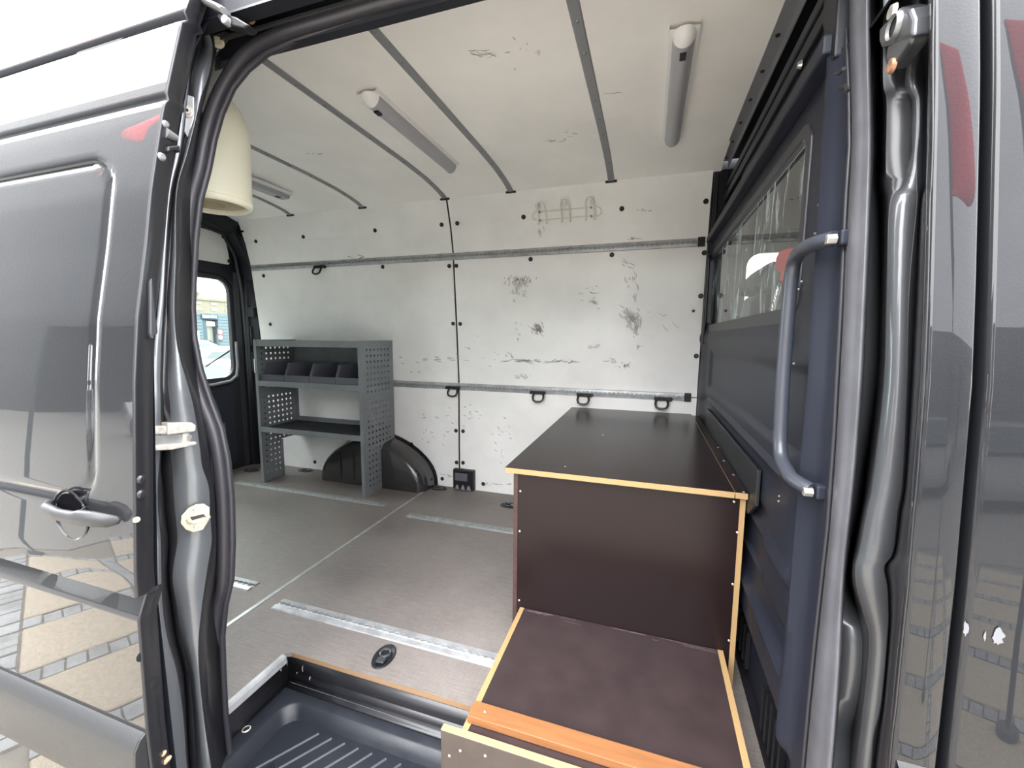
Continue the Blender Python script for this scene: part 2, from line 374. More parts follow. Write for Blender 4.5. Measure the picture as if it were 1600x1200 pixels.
# scuffs
def strokes(name, spots, mt, surf, parent, tw_=1):
    b = MB()
    for px, py, sx_, sy_, n, ang, L in spots:
        for _ in range(n):
            x = px+random.gauss(0, sx_); y = py+random.gauss(0, sy_); a = R_(ang+random.gauss(0, 14)); l = L*random.uniform(.3, 1); t = random.uniform(.25, .75)*tw_
            pts = []
            for k in range(4):
                u = k/3; bend = sin(u*pi)*l*.08
                cx, cy = x+cos(a)*l*(u-.5)-sin(a)*bend, y+sin(a)*l*(u-.5)+cos(a)*bend
                tw = t*sin(pi*(.15+.7*u))
                pts.append((surf(cx-sin(a)*tw, cy+cos(a)*tw), surf(cx+sin(a)*tw, cy-cos(a)*tw)))
            b.grid([[p[0] for p in pts], [p[1] for p in pts]])
    o = b.build(name, mt, parent); o['kind'] = 'stuff'; return o
sw = lambda x, y: PW(x, y, .0012)
strokes('scuff_marks', [(814,438,10,3,26,100,9),(806,455,4,7,10,80,6),(839,512,5,4,26,60,9),(838,516,5,2,10,0,8),(982,492,9,5,16,45,12),(990,505,7,9,22,65,12),(996,515,3,6,8,110,16),
  (991,433,2,4,8,80,8),(996,448,1,2,3,80,10),(983,413,7,3,6,25,14),(998,542,3,2,9,90,5),(977,571,4,2,12,130,8),(840,564,45,.8,22,2,20),(818,563,10,1,8,2,14),(795,555,5,4,8,50,8),
  (712,560,26,2,5,0,14),(730,546,6,8,4,0,6),(925,458,8,12,8,10,8),(1046,508,8,8,3,45,18),(1035,488,10,4,3,0,8),(991,372,6,1,6,-8,10),(1003,328,6,2,5,-15,8),(820,460,2,9,8,85,5),(808,520,3,10,8,80,6),
  (768,550,8,14,6,0,5),(815,588,6,2,8,70,4),(955,563,4,2,8,0,8),(693,560,14,3,8,2,12),(640,560,10,20,6,0,8),(695,640,25,20,14,0,6),(745,655,10,12,10,0,7),(680,690,12,14,10,60,4),(700,742,16,2,8,5,16),(775,757,14,1.5,8,5,14),
  (783,690,8,20,16,40,6),(560,402,20,3,4,-5,14)], M['scuffl'], sw, wb)
_ru = random.uniform
strokes('dark_scuff_marks', [(814,436,8,2,12,100,7),(838,511,3,3,12,60,7),(990,498,4,5,9,60,9),(839,517,4,1,4,0,8),(822,562,8,.6,4,3,16),(865,565,8,.6,3,3,10),(891,565,8,.6,2,3,10),(977,572,2,2,6,130,7),(996,448,1,2,2,80,8),(995,517,1.5,4,4,105,12),(926,457,3,1,3,5,7),(1004,329,4,1,2,-15,7),(992,372,3,.6,3,-8,8),(564,403,4,.6,2,-5,10)], M['scuff'], sw, wb)

M['smudge'] = mat('smudge', (.60, .592, .58), .6)
strokes('soft_smudges', [(814,440,9,4,22,100,10),(808,456,5,7,10,80,8),(839,512,4,4,12,60,9),(984,490,9,6,12,45,14),(990,508,6,8,14,65,14),(983,435,8,10,5,70,12),(928,470,4,3,5,0,10),(930,540,6,2,4,0,12),(958,563,6,2,4,0,8),(845,365,3,4,4,60,10),(840,320,3,3,5,80,12),(883,318,3,3,4,80,12),(925,313,3,3,4,80,12),(815,587,5,2,4,60,8),(994,450,3,10,5,85,14)], M['smudge'], sw, wb, 3.2)

# ---- ceiling
ce = thing('ceiling', 'off-white lined van roof with curved grey metal ribs', 'ceiling', kind=ST)
RIBX = [-2.38, -1.79, -1.20, -.783, -.224]
ex = [-2.98]+RIBX+[.305]
for a, b_ in zip(ex, ex[1:]):
    bb = MB(); rows = [[(x, y, z) for x in (a+.001, (a+b_)/2, b_-.001)] for y, z in CEILP]
    rows = rows+[[(x, y, z+.01) for x, y, z in r] for r in reversed(rows)]; rows.append(rows[0]); bb.grid(rows)
    bb.build('ceiling_panel', M['ceil'], ce, smooth=True)
ribm = None
for x in RIBX:
    if ribm is None:
        bb = MB(); ys = [.82+1.55*k/24 for k in range(25)]
        top = [[(xx, y, ceilz(y)-(.004 if abs(xx) < .0135 else .0005)) for xx in (-.017, -.013, .013, .017)] for y in ys]
        bb.grid(top); ribm = bb.build('ceiling_rib', M['rib'], ce, smooth=True); ribm.location = (x, 0, 0)
        rv = []
        for k in range(12):
            y = .84+k*.135; c = MB(); c.lathe([(0, -.0085), (.004, -.0075), (.0065, -.004)], (0, 0, 0), 10)
            if not rv: r0 = c.build('rivet', M['rivet'], ribm, smooth=True); r0.location = (0, y, ceilz(y)); rv.append(r0)
            else:
                o = r0.copy(); C.objects.link(o); o.parent = ribm; o.location = (0, y, ceilz(y)); rv.append(o)
        c = MB(); c.box(-.03, .03, 2.352, 2.372, 1.845, 1.857); br = c.build('rib_clip', M['cap'], ribm, bev=.002)
    else: dup(ribm, (x, 0, 0), parent=ce)
bb = MB(); bb.box(-3.1, .45, .87, 2.45, 1.93, 1.96); bb.build('outer_roof', M['dark'], ce)
sc = lambda x, y: P(x, y, 2, 1.8975)
strokes('scuff_marks', [(770,83,30,3,10,5,18),(745,82,8,3,6,10,14),(840,84,3,4,5,80,7),(872,219,14,1,8,3,12),(895,208,8,4,4,10,10),(966,145,12,1,4,0,14),(628,289,18,1.2,8,-8,22),(555,291,12,.6,5,2,20),(490,240,5,.6,3,0,8),(805,65,10,14,6,60,8)], M['scuffl'], sc, ce)
# ---- floor: two sheets, notch for the step well
fl = thing('floor', 'worn brown-grey plywood floor of the cargo bay', 'floor', kind=ST)
FX = -1.388
bb = MB(); bb.prism([(-3.02, .72), (FX-.006, .72), (FX-.006, 2.52), (-3.02, 2.52)], 2, -.014, 0); bb.build('floor_sheet', M['floor'], fl)
bb = MB(); bb.prism([(FX+.006, .72), (-1.085, .72), (-1.085, .955), (-1.079, .967), (-1.067, .972), (.31, .972), (.31, 2.52), (FX+.006, 2.52)], 2, -.014, 0); bb.build('floor_sheet', M['floor'], fl)
bb = MB(); bb.box(FX-.008, FX+.008, .73, 2.51, -.012, .0022); bb.build('joint_strip', M['alu'], fl, bev=.001)
bb = MB(); bb.box(-3.0, .31, .72, 2.52, -.04, -.0145); 
bb = MB(); bb.box(-3.0, -1.1, .72, 2.53, -.06, -.015); bb.box(-1.1, .45, .985, 2.53, -.06, -.015); bb.build('sub_floor', M['dark'], fl)
# worn plywood edge round the notch
b = MB()
for k in range(90):
    x = -1.06+.0115*k; w0 = random.uniform(.0005, .0035)*(1.6 if k > 35 else .7)
    b.add([(x, .9712, .0012), (x+.0125, .9712, .0012), (x+.0115, .9712-.0+w0, .0012), (x+.001, .9712+w0*.8, .0012), (x, .9705, -.012), (x+.0125, .9705, -.012)], [(0, 1, 2, 3), (0, 1, 5, 4)])
o = b.build('worn_edge', mat('bare_ply', (.23, .14, .075), .7), fl); o['kind'] = 'stuff'
b = MB(); b.tube([(-1.07, .9665, -.0725), (.0, .9665, -.0725)], .0011, 5); b.build('ledge_highlight_line', M['worn_highlight'], fl)  # pale tubes standing in for the highlight lines on the step ledges
b = MB(); b.tube([(-1.07, .9635, -.0985), (.0, .9635, -.0985)], .0009, 5); b.build('ledge_highlight_line', M['worn_highlight'], fl)
strokes('pale_scratches', [(620,935,80,40,34,115,12),(450,900,60,30,22,100,9),(420,1010,40,40,40,95,10),(690,970,40,30,20,115,13),(560,820,60,30,20,110,12),(480,905,18,6,4,15,20)], mat('scratch', (.20, .185, .17), .7), lambda x, y: P(x, y, 2, .0009), fl)
# aluminium nosing on the left edge of the notch
bb = MB(); bb.prism([(-1.089, .0025), (-1.074, .0025), (-1.070, -.003), (-1.070, -.024), (-1.074, -.024), (-1.075, -.004), (-1.089, -.004)], 1, .735, .955)
bb.build('edge_nosing', M['alu'], fl, bev=.001)

# ---- step well
sw_ = thing('step_well', 'black ribbed plastic step set into the sill below the worn floor', 'step', kind=ST)
b = MB(); ZT = -.152
# back wall with two ledges, profile (y,z)
prof = [(.972, -.014), (.972, -.066), (.966, -.072), (.964, -.082), (.970, -.086), (.966, -.098), (.960, -.106), (.952, -.108)]
rows = [[(x, y, z) for x in (-1.086, -.8, -.5, -.2, .1, .31)] for y, z in prof]; b.grid(rows)
b.build('well_back', M['jamb_dark'], sw_, smooth=True, solid=.004, off=0)
b = MB(); rows = [[(x, y, z) for y in (.60, .75, .972)] for x, z in ((-1.084, -.014), (-1.084, -.07), (-1.080, -.08), (-1.080, -.108))]; b.grid(rows)
b.build('well_side', M['jamb_dark'], sw_, smooth=True, solid=.004, off=0)
# moulded tray: rim then sunk tread (rounded)
outer = [(-1.082, .957), (.30, .957), (.30, .52), (-1.082, .52)]
def rr2(x0, x1, y0, y1, r, n=7): return rrect(x0, x1, y0, y1, r, n)
ro = rr2(-1.082, .30, .50, .957, .004); r1 = rr2(-1.035, .27, .53, .927, .05); r2_ = rr2(-1.012, .25, .55, .905, .045); 
b = MB(); n_ = len(ro)
lv = [(ro, -.112), (r1, -.112), (inset(r1, .006), -.116), (inset(r2_, -.004), -.140), (r2_, ZT), ]
rows = [[(p[0], p[1], z) for p in poly+[poly[0]]] for poly, z in lv]; b.grid(rows)
b.add([(p[0], p[1], ZT) for p in r2_], [tuple(range(n_))])
b.build('tray', M['well'], sw_, smooth=True)
# diagonal anti slip ribs and the fine tooth rows between
bt = None
ang = Vector((.110, .170, 0)).normalized()
k = 0
for i in range(28):
    x0 = -1.10+i*.047; a = Vector((x0, .56, ZT)); 
    t0 = 0; t1 = (.888-.56)/ang.y
    pa, pb = a+ang*t0, a+ang*t1
    if pa.x < -.995: pa = a+ang*((-.995-x0)/ang.x)
    if pb.x > .235: pb = a+ang*((.235-x0)/ang.x)
    if pb.y-pa.y < .04: continue
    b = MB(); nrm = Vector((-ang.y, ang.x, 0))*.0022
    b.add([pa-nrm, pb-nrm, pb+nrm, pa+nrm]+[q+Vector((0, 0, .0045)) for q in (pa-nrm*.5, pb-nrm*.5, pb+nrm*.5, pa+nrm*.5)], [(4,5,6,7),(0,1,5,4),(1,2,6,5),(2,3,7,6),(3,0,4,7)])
    b.build('tread_rib', M['worn_highlight'], sw_)
b = MB()
for i in range(26):
    x0 = -1.10+i*.047+.0235; a = Vector((x0, .56, ZT)); t = .02
    while t < .37:
        q = a+ang*t
        if -.99 < q.x < .1 and q.y < .875 and t % .39 < .26:
            nn = Vector((-ang.y, ang.x, 0))
            p0, p1 = q-nn*.010, q+nn*.010
            u = ang*.0012
            b.add([p0-u, p1-u, p1+u, p0+u]+[v+Vector((0, 0, .0025)) for v in (p0, p1)], [(0,1,5,4),(2,3,4,5)])
        t += .0062
o = b.build('tread_teeth', M['well'], sw_); o['kind'] = 'stuff'
b = MB(); p = P(385, 1139, 2, -.112); b.lathe([(.012, .0), (.009, .002), (.008, -.002), (0, -.001)], p, 14); b.build('tray_screw', M['chrome'], sw_, smooth=True)
b = MB(); b.box(-1.12, .45, .60, .99, -.22, -.17); b.box(-1.12, -1.09, .60, 1.0, -.2, -.02); b.box(.30, .45, .60, 1.0, -.2, -.02); b.box(-1.12, .45, .985, 1.0, -.2, -.02); b.build('sill_frame', M['dark'], sw_)

# ---- near side wall (rear of the door opening) and the cantrail above it
wf = thing('wall_front', 'dark near side wall of the van behind the slid open door', 'wall', kind=ST)
b = MB(); b.grid([[(x, body(z)+.17, z) for x in (-3.02, -1.20)] for z in (-.02, .5, .98, 1.2, 1.435, 1.7, 1.93)]); b.build('wall_panel', M['wall'], wf, solid=.01)
b = MB(); b.grid([[(x, body(z)+.0, z) for x in (-3.1, -1.08)] for z in (-.4, 0, .5, .98, 1.2, 1.435, 1.7, 2.0)]); b.build('body_panel', M['paint'], wf, smooth=True, solid=.002)
ct = thing('cantrail', 'dark roof rail and guide channel above the sliding door opening', 'roof rail', kind=ST)
b = MB(); b.grid([[(x, y, z) for x in (-1.06, -.5, .34)] for y, z in ((.735, 2.0), (.72, 1.70), (.715, 1.692), (.742, 1.69), (.745, 1.74), (.79, 1.74), (.80, 1.675), (.815, 1.672), (.82, 1.91))])
b.build('rail_channel', M['navy'], ct, solid=.003)
b = MB(); b.box(-1.06, .34, .775, .782, 1.70, 1.706); b.build('guide_lip', M['jamb'], ct)
b = MB(); b.box(-3.1, .5, .90, 1.1, 1.965, 2.08); b.build('roof_edge', M['paint'], ct)
b = MB(); b.box(-1.045, -.99, .735, .80, 1.655, 1.69);  b.cyl((-.985, .76, 1.672), (1, 0, 0), .012, .02, 10); b.build('end_stop', M['cap'], ct, bev=.004)

# ---- jambs either side of the opening (lofts through measured sections)
def loft_px(name, rows, mats, label, parts):
    """rows: (py, [(px, X) ...]) -> points on planes x = X"""
    t = thing(name, label, 'door pillar', kind=ST)
    g = [[P(q[0], py, *((0, q[1]) if len(q) == 2 else (q[1], q[2]))) for q in r] for py, r in rows]
    # smooth in between: catmull style subdivision down the pillar
    out = []
    for i in range(len(g)-1):
        p0, p1, p2, p3 = g[max(i-1, 0)], g[i], g[i+1], g[min(i+2, len(g)-1)]
        for k in range(4):
            u = k/4
            out.append([.5*((2*b)+(c-a)*u+(2*a-5*b+4*c-d)*u*u+(3*b-3*c+d-a)*u**3) for a, b, c, d in zip(p0, p1, p2, p3)])
    out.append(g[-1])
    for nm, i0, i1, mt in parts:
        bb = MB(); bb.grid([r[i0:i1+1] for r in out]); bb.build(nm, M[mt], t, smooth=50, solid=.0015)
    return t
L = []   # columns: hidden edge, flange outer, flange inner, recess, panel left, panel right, gutter, under seal
for py, c in (
 (-60, (285, 296, 308, 312, 318, 330, 372, 420)),
 (30, (270, 284, 300, 304, 310, 322, 352, 400)),
 (70, (262, 283, 304, 310, 318, 332, 348, 380)),
 (110, (255, 281, 296, 299, 302, 328, 336, 360)),
 (150, (248, 277, 292, 296, 298, 314, 322, 345)),
 (185, (240, 274, 288, 292, 296, 306, 312, 335)),
 (240, (232, 268, 280, 284, 286, 292, 300, 325)),
 (300, (225, 254, 266, 271, 273, 276, 286, 312)),
 (400, (214, 247, 258, 262, 266, 274, 282, 305)),
 (470, (206, 242, 255, 258, 261, 272, 278, 300)),
 (520, (204, 236, 252, 256, 262, 274, 278, 300)),
 (560, (202, 233, 251, 255, 262, 281, 286, 308)),
 (600, (200, 233, 250, 254, 262, 293, 299, 322)),
 (640, (200, 233, 251, 256, 266, 303, 316, 342)),
 (700, (200, 236, 250, 254, 266, 312, 330, 355)),
 (730, (200, 238, 248, 252, 270, 316, 333, 360)),
 (760, (200, 238, 246, 256, 271, 326, 337, 362)),
 (800, (201, 238, 247, 258, 274, 328, 340, 364)),
 (830, (202, 240, 250, 262, 277, 330, 341, 364)),
 (850, (202, 243, 251, 264, 277, 330, 341, 364)),
 (900, (204, 242, 252, 262, 270, 322, 337, 362)),
 (950, (204, 243, 254, 268, 277, 315, 326, 352)),
 (1000, (206, 248, 262, 276, 284, 310, 322, 350)),
 (1050, (212, 252, 276, 288, 296, 311, 326, 350)),
 (1120, (222, 258, 286, 292, 303, 318, 328, 352)),
 (1200, (238, 266, 292, 296, 308, 330, 340, 360)),
 (1270, (250, 275, 300, 306, 318, 344, 352, 372))):
    X = (-1.02, -.972, -.968, -1.03, -.985, -.950, -1.02, -1.06)
    if py <= 650: X = (-1.02, -.972, -.960, -.978, -.974, -.955, -1.02, -1.06)
    L.append((py, list(zip(c, X))))
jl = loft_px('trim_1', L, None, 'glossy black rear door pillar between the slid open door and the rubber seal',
  [('pillar_flange', 0, 2, 'jamb_lit'), ('pillar_recess', 2, 4, 'jamb_dark'), ('striker_panel', 4, 5, 'jamb_lit'), ('pillar_gutter', 5, 7, 'jamb_dark')])
Rr = []
for py, c in (   # under seal, seal edge, gap, facet left, facet right, groove, fold, skin edge
 (-60, (1325, 1361, 1374, 1381, 1424, 1434, 1452, 1461)),
 (60, (1325, 1360, 1374, 1381, 1424, 1432, 1450, 1458)),
 (130, (1328, 1362, 1375, 1381, 1415, 1428, 1450, 1458)),
 (155, (1329, 1363, 1375, 1386, 1426, 1434, 1449, 1458)),
 (200, (1330, 1364, 1374, 1386, 1426, 1434, 1447, 1458)),
 (245, (1330, 1364, 1374, 1385, 1424, 1430, 1448, 1457)),
 (290, (1326, 1362, 1372, 1386, 1410, 1430, 1446, 1455)),
 (320, (1324, 1360, 1376, 1388, 1392, 1430, 1438, 1453)),
 (450, (1319, 1356, 1376, 1385, 1388, 1418, 1432, 1450)),
 (600, (1311, 1349, 1370, 1380, 1384, 1414, 1424, 1444)),
 (750, (1302, 1337, 1352, 1361, 1366, 1407, 1415, 1433)),
 (800, (1298, 1331, 1345, 1351, 1356, 1399, 1407, 1428)),
 (862, (1291, 1325, 1332, 1340, 1344, 1392, 1398, 1423)),
 (885, (1289, 1322, 1330, 1334, 1338, 1378, 1384, 1421)),
 (915, (1286, 1319, 1330, 1335, 1340, 1383, 1388, 1419)),
 (960, (1281, 1318, 1340, 1348, 1352, 1385, 1390, 1414)),
 (1000, (1277, 1317, 1348, 1356, 1360, 1383, 1388, 1410)),
 (1060, (1271, 1314, 1346, 1352, 1356, 1378, 1383, 1404)),
 (1110, (1266, 1311, 1338, 1346, 1350, 1372, 1378, 1399)),
 (1150, (1262, 1307, 1330, 1340, 1346, 1362, 1372, 1394)),
 (1200, (1258, 1303, 1328, 1334, 1340, 1358, 1366, 1390)),
 (1270, (1252, 1297, 1322, 1328, 1334, 1350, 1360, 1384))):
    yy = body(1.03+(600-py)/FPX*.55)
    Rr.append((py, [(c[0], 0, .30), (c[1], 0, .315), (c[2], 0, .335), (c[3], 1, yy+.112), (c[4]-1, 1, yy+.092), (c[5]+2, 1, yy+.080), (c[6], 1, yy+.095), (c[7], 0, .307)]))
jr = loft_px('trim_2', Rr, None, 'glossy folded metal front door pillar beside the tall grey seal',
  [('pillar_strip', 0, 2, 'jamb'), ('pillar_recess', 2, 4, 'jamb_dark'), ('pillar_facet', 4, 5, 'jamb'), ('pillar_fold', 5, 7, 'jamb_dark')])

# ---- rubber seals round the opening
def seal(name, pts, label, mt, r, lean):
    t = thing(name, label, 'door seal', kind=ST)
    path = []
    for i in range(len(pts)-1):
        p0, p1, p2, p3 = pts[max(i-1, 0)], pts[i], pts[i+1], pts[min(i+2, len(pts)-1)]
        for k in range(5):
            u = k/5
            path.append(.5*((2*p1)+(p2-p0)*u+(2*p0-5*p1+4*p2-p3)*u*u+(3*p1-3*p2+p3-p0)*u**3))
    path.append(pts[-1])
    b = MB(); b.tube(path, r, 14); b.build('seal_bulb', M[mt], t, smooth=70)
    return t, path
SY = [(.0, .725), (.6, .725), (1.0, .722), (1.3, .735), (1.5, .775), (1.62, .79), (1.9, .80)]
def sealpt(px, py):
    y = .73
    for _ in range(10): p = P(px, py, 1, y); y = lerp_tab(SY, p.z)
    return P(px, py, 1, y)
lp = [(760,-34),(680,-16),(600,4),(520,28),(450,50),(405,70),(374,96),(350,132),(332,172),(320,215),(311,262),(298,310),(291,370),(288,430),(286,480),(289,530),(299,580),(315,628),(332,672),(342,720),(348,780),(350,850),(348,910),(339,950),(334,1000),(336,1060),(339,1120),(347,1190),(360,1270)]
sl, path = seal('trim_3', [sealpt(*p) for p in lp], 'dark rubber seal curving round the left and top of the door opening', 'rubber', .0145, 0)
# inner second lip of the left seal
lp2 = [(x+(6 if y > 100 else 5), y+(0 if y > 100 else 7)) for x, y in lp]
b = MB(); path2 = [sealpt(x, y)+Vector((0, .012, 0)) for x, y in lp2]; b.tube(path2, .008, 8); b.build('seal_lip', M['rubber'], sl, smooth=70)
rp_ = [(1344,-60),(1344,60),(1347,150),(1347,230),(1343,300),(1338,450),(1330,600),(1320,750),(1314,820),(1304,900),(1298,1000),(1289,1100),(1281,1200),(1275,1270)]
pts = []
for px, py in rp_: pts.append(P(px, py, 0, .296))
sr = thing('trim_4', 'wide grey rubber seal standing upright on the right door pillar', 'door seal', kind=ST)
SL = [(-60,1325,1361),(60,1326,1360),(150,1330,1363),(230,1331,1364),(300,1326,1362),(380,1322,1359),(450,1319,1356),(530,1315,1352),(600,1311,1349),(680,1307,1343),(750,1302,1337),(820,1297,1329),(900,1288,1320),(1000,1277,1317),(1100,1267,1311),(1200,1258,1303),(1280,1250,1296)]
rows = []
for y, xl, xr in SL:
    W_ = xr-xl
    rows.append([P(xl, y, 0, .300), P(xl+.5, y, 0, .291), P(xl+W_*.12, y, 0, .287), P(xl+W_*.3, y, 0, .2875), P(xl+W_*.5, y, 0, .291), P(xl+W_*.62, y, 0, .2925), P(xl+W_*.8, y, 0, .294), P(xl+W_*.94, y, 0, .298), P(xr, y, 0, .308), P(xr-.5, y, 0, .325)])
b = MB(); b.grid(rows); b.build('seal_bulb', M['rubber_r'], sr, smooth=70, sub=1)
b = MB(); b.tube([P(xl-3.5, y, 0, .291) for y, xl, xr in SL], .0032, 6); b.build('seal_lip', M['rubber'], sr, smooth=70)

# ---- bulkhead with pressed beads
wr = thing('wall_right', 'dark slate painted steel bulkhead with pressed beads behind the cab', 'bulkhead', kind=ST)
def capsule(y, z, y0, z0, y1, z1, w_):
    dx, dz = y1-y0, z1-z0; t = max(0, min(1, ((y-y0)*dx+(z-z0)*dz)/(dx*dx+dz*dz)))
    d = math.hypot(y-y0-dx*t, z-z0-dz*t); return max(0, 1-d/w_)
sm = lambda t: t*t*(3-2*t)
def bulkx(y, z):
    x = .292
    if y > 2.3: x -= .02*sm(min(1, (y-2.3)/.2))
    def step(a, b_, v): return sm(max(0, min(1, (v-a)/(b_-a))))
    # recessed fields
    f = step(.93, .97, y)*(1-step(2.25, 2.3, y))
    x += .012*f*(step(.785, .80, z)*(1-step(.955, .985, z)))
    x += .010*step(1.10, 1.13, y)*(1-step(2.2, 2.25, y))*(step(.435, .45, z)*(1-step(.595, .61, z)))
    x += .008*step(.90, .94, y)*(1-step(2.2, 2.25, y))*(step(.35, .36, z)*(1-step(.42, .435, z)))
    for q in ((2.2, .735, 1.0, .735), (2.2, .543, .94, .543), (2.2, .332, .94, .332)):
        x -= .015*sm(capsule(y, z, *q, .014))
    x -= .020*sm(max(capsule(y, z, .875, .10, .868, .62, .035), capsule(y, z, .868, .62, .865, .95, .035), capsule(y, z, .865, .95, .915, 1.62, .035)))
    x -= .010*sm(max(0, 1-abs(z-1.03)/.05))*step(1.0, 1.06, y)
    x += .012*sm(capsule(y, z, .93, .60, .93, .95, .05))
    if z < .24: x += .040*step(0, .015, .24-z)*step(.84, .88, y)
    return x
YW0, YW1, ZW0, ZW1 = 1.035, 2.465, 1.092, 1.45
ys = sorted(set([round(.74+.0155*k, 4) for k in range(115)]+[YW0, YW1, 2.51])); ys = [y for y in ys if y <= 2.511]
zs = sorted(set([round(.0+.0125*k, 4) for k in range(122)]+[ZW0, ZW1]))
y0z = lambda z: lerp_tab([(0, .785), (.96, .793), (1.2, .82), (1.42, .845), (1.57, .885)], z)
ym = lambda y, z: y if y >= 1.0 else y0z(z)+(y-.74)/.26*(1.0-y0z(z))
b = MB(); b.grid([[(bulkx(ym(y, z), z), ym(y, z), z) for y in ys] for z in zs], skip=lambda i, j: ZW0-1e-6 <= zs[i] and zs[i+1] <= ZW1+1e-6 and YW0-1e-6 <= ys[j] and ys[j+1] <= YW1+1e-6)
b.build('pressed_panel', M['bulk'], wr, smooth=True)
# window rubber frame and glass
fo = rrect(YW0-.022, YW1+.02, ZW0-.028, ZW1+.022, (.03, .055, .075, .03)); fi = rrect(YW0+.006, YW1, ZW0+.008, ZW1-.006, (.02, .035, .055, .02))
b = MB(); b.ring(fo, fi, 0, .288, .306); b.build('window_rubber', M['rubber'], wr, bev=.003)
gl = thing('window_1', 'smeared glass pane of the bulkhead with white lettering by its lower corner', 'window', kind=ST)
def pane(poly, x, mt, par):
    b = MB(); b.add([(x, *q) for q in poly], [tuple(range(len(poly)))]); return b.build('pane', mt, par)
pane(rrect(YW0-.01, YW1+.01, ZW0-.01, ZW1+.01, .03), .302, M['glass_b'], gl)
# lettering printed on the pane
def text_obj(body_, size, M4, mt, parent, name='lettering', ext=.0004):
    cu = bpy.data.curves.new(name, 'FONT'); cu.body = body_; cu.size = size; cu.extrude = ext; cu.resolution_u = 3
    tmp = bpy.data.objects.new(name, cu); C.objects.link(tmp)
    dg = bpy.context.evaluated_depsgraph_get(); dg.update(); me = bpy.data.meshes.new_from_object(tmp.evaluated_get(dg)); me.materials.clear(); me.materials.append(mt)
    bpy.data.objects.remove(tmp); o = bpy.data.objects.new(name, me); C.objects.link(o); o.parent = parent; o.matrix_local = M4; return o
A = P(1216.5, 440, 0, .299); Bp = P(1205.5, 479, 0, .299)
bx = (Bp-A).normalized(); nz_ = Vector((-1, 0, 0)); by = nz_.cross(bx)
m4 = Matrix((bx, by, nz_)).transposed().to_4x4(); m4.translation = A
text_obj('· FIRST STOP', .020, m4, M['text'], gl)
# access cover, holes, vents, floor strip
b = MB(); b.prism([(1.181, .60), (1.181, .695), (2.18, .695), (2.18, .60), (2.1, .55), (1.25, .55)][::-1], 0, .2785, .288); b.build('access_cover', M['plastic'], wr, bev=.002)
for k in range(5):
    b = MB(); b.box(.318, .330, .985+.036*k, 1.0+.036*k, .01+.002*k, .135+.01*(2-abs(k-2))); b.build('vent_slot', M['cap'], wr)
for k in range(4): b = MB(); b.box(.318, .330, 1.33+.04*k, 1.345+.04*k, .03, .15); b.build('vent_slot', M['cap'], wr)
b = MB(); b.box(.31, .345, 1.0, 2.5, -.01, .0); b.build('floor_strip', M['jamb_dark'], wr)
for (x, y) in ((1205,524),(1212,540),(1240,568),(1152,492),(1249,410),(1252,440),(1247,452),(1283,290),(1281,306),(1279,320),(1217,775),(1216,783),(1273,365)):
    p = P(x, y, 0, .287); b = MB(); b.cyl(p-Vector((.0012, 0, 0)), (1, 0, 0), .0022, .003, 8); b.build('small_hole', M['screw'], wr)
# header above the bulkhead: lip, recess, ceiling edge angle
hd = thing('trim_5', 'dark header frame over the bulkhead under the ceiling edge', 'header', kind=ST)
b = MB(); b.box(.262, .30, .90, 2.42, 1.515, 1.548); b.build('lower_ledge', M['bulk'], hd, bev=.004)
b = MB(); b.grid([[(x, y, z) for y in (.74, 1.6, 2.51)] for x, z in ((.30, 1.50), (.335, 1.56), (.345, 1.60), (.395, 1.64), (.40, 1.93))]); b.build('recess_plate', M['navy'], hd, solid=.002)
b = MB(); b.box(.325, .335, .80, 2.40, 1.70, 1.735); b.box(.33, .345, .80, 2.42, 1.76, 1.79); b.build('cross_beam', M['dark'], hd, bev=.003)
b = MB(); b.prism([(.297, 1.8945), (.335, 1.8945), (.335, 1.86), (.331, 1.86), (.331, 1.890), (.297, 1.890)], 1, .80, 2.36); b.build('edge_angle', M['rib'], hd)
for k in range(9):
    y = .95+.17*k; b = MB(); b.lathe([(0, -.006), (.005, -.005), (.007, 0)], (.313, y, 1.890), 10); b.build('edge_screw', M['cap'], hd)
b = MB(); b.box(.268, .277, 2.40, 2.50, 1.0, 1.86);  b.prism([(.277, 2.38), (.40, 2.38), (.40, 2.50), (.277, 2.50)], 2, 1.45, 1.86); b.tube([(.29, 2.376, 1.50), (.292, 2.372, 1.84)], .006, 6); b.tube([(.33, 2.376, 1.56), (.333, 2.372, 1.84)], .006, 6); b.build('corner_post', M['navy'], hd, bev=.003)
b = MB(); b.prism([(.885, 1.50), (.91, 1.50), (.96, 1.60), (.96, 1.90), (.90, 1.90), (.89, 1.60)], 0, .275, .31); b.build('side_gusset', M['navy'], hd, bev=.004)
b = MB()
for px, py in ((1315,36),(1252,101)): b.lathe([(0, -.008), (.006, -.007), (.009, 0)], P(px, py, 0, .30), 12, 'x')
b.build('header_bolt', M['screw'], hd, smooth=True)
b = MB(); p = P(1310, 115, 0, .27); b.tube([p+Vector((0, .02, .01)), p, p+Vector((0, -.02, -.004))], .003, 6); p = P(1321, 137, 0, .27); b.tube([p+Vector((0, .02, .01)), p+Vector((0, 0, .003)), p+Vector((0, -.01, -.01))], .003, 6); b.build('wire_clip', M['cap'], hd)
# shell round the bulkhead corner
b = MB(); b.box(.31, .45, .60, .76, -.3, 1.95)
b.v = [(x, y+(body(z)-.588)*1.0+.03, z) for x, y, z in b.v]
b = MB(); b.grid([[(.351, y, z) for y in (body(z)+.06, body(z)+.24)] for z in (-.3, 0, .5, .98, 1.2, 1.435, 1.7, 1.93)]); b.build('corner_closure', M['dark'], hd, solid=.004)

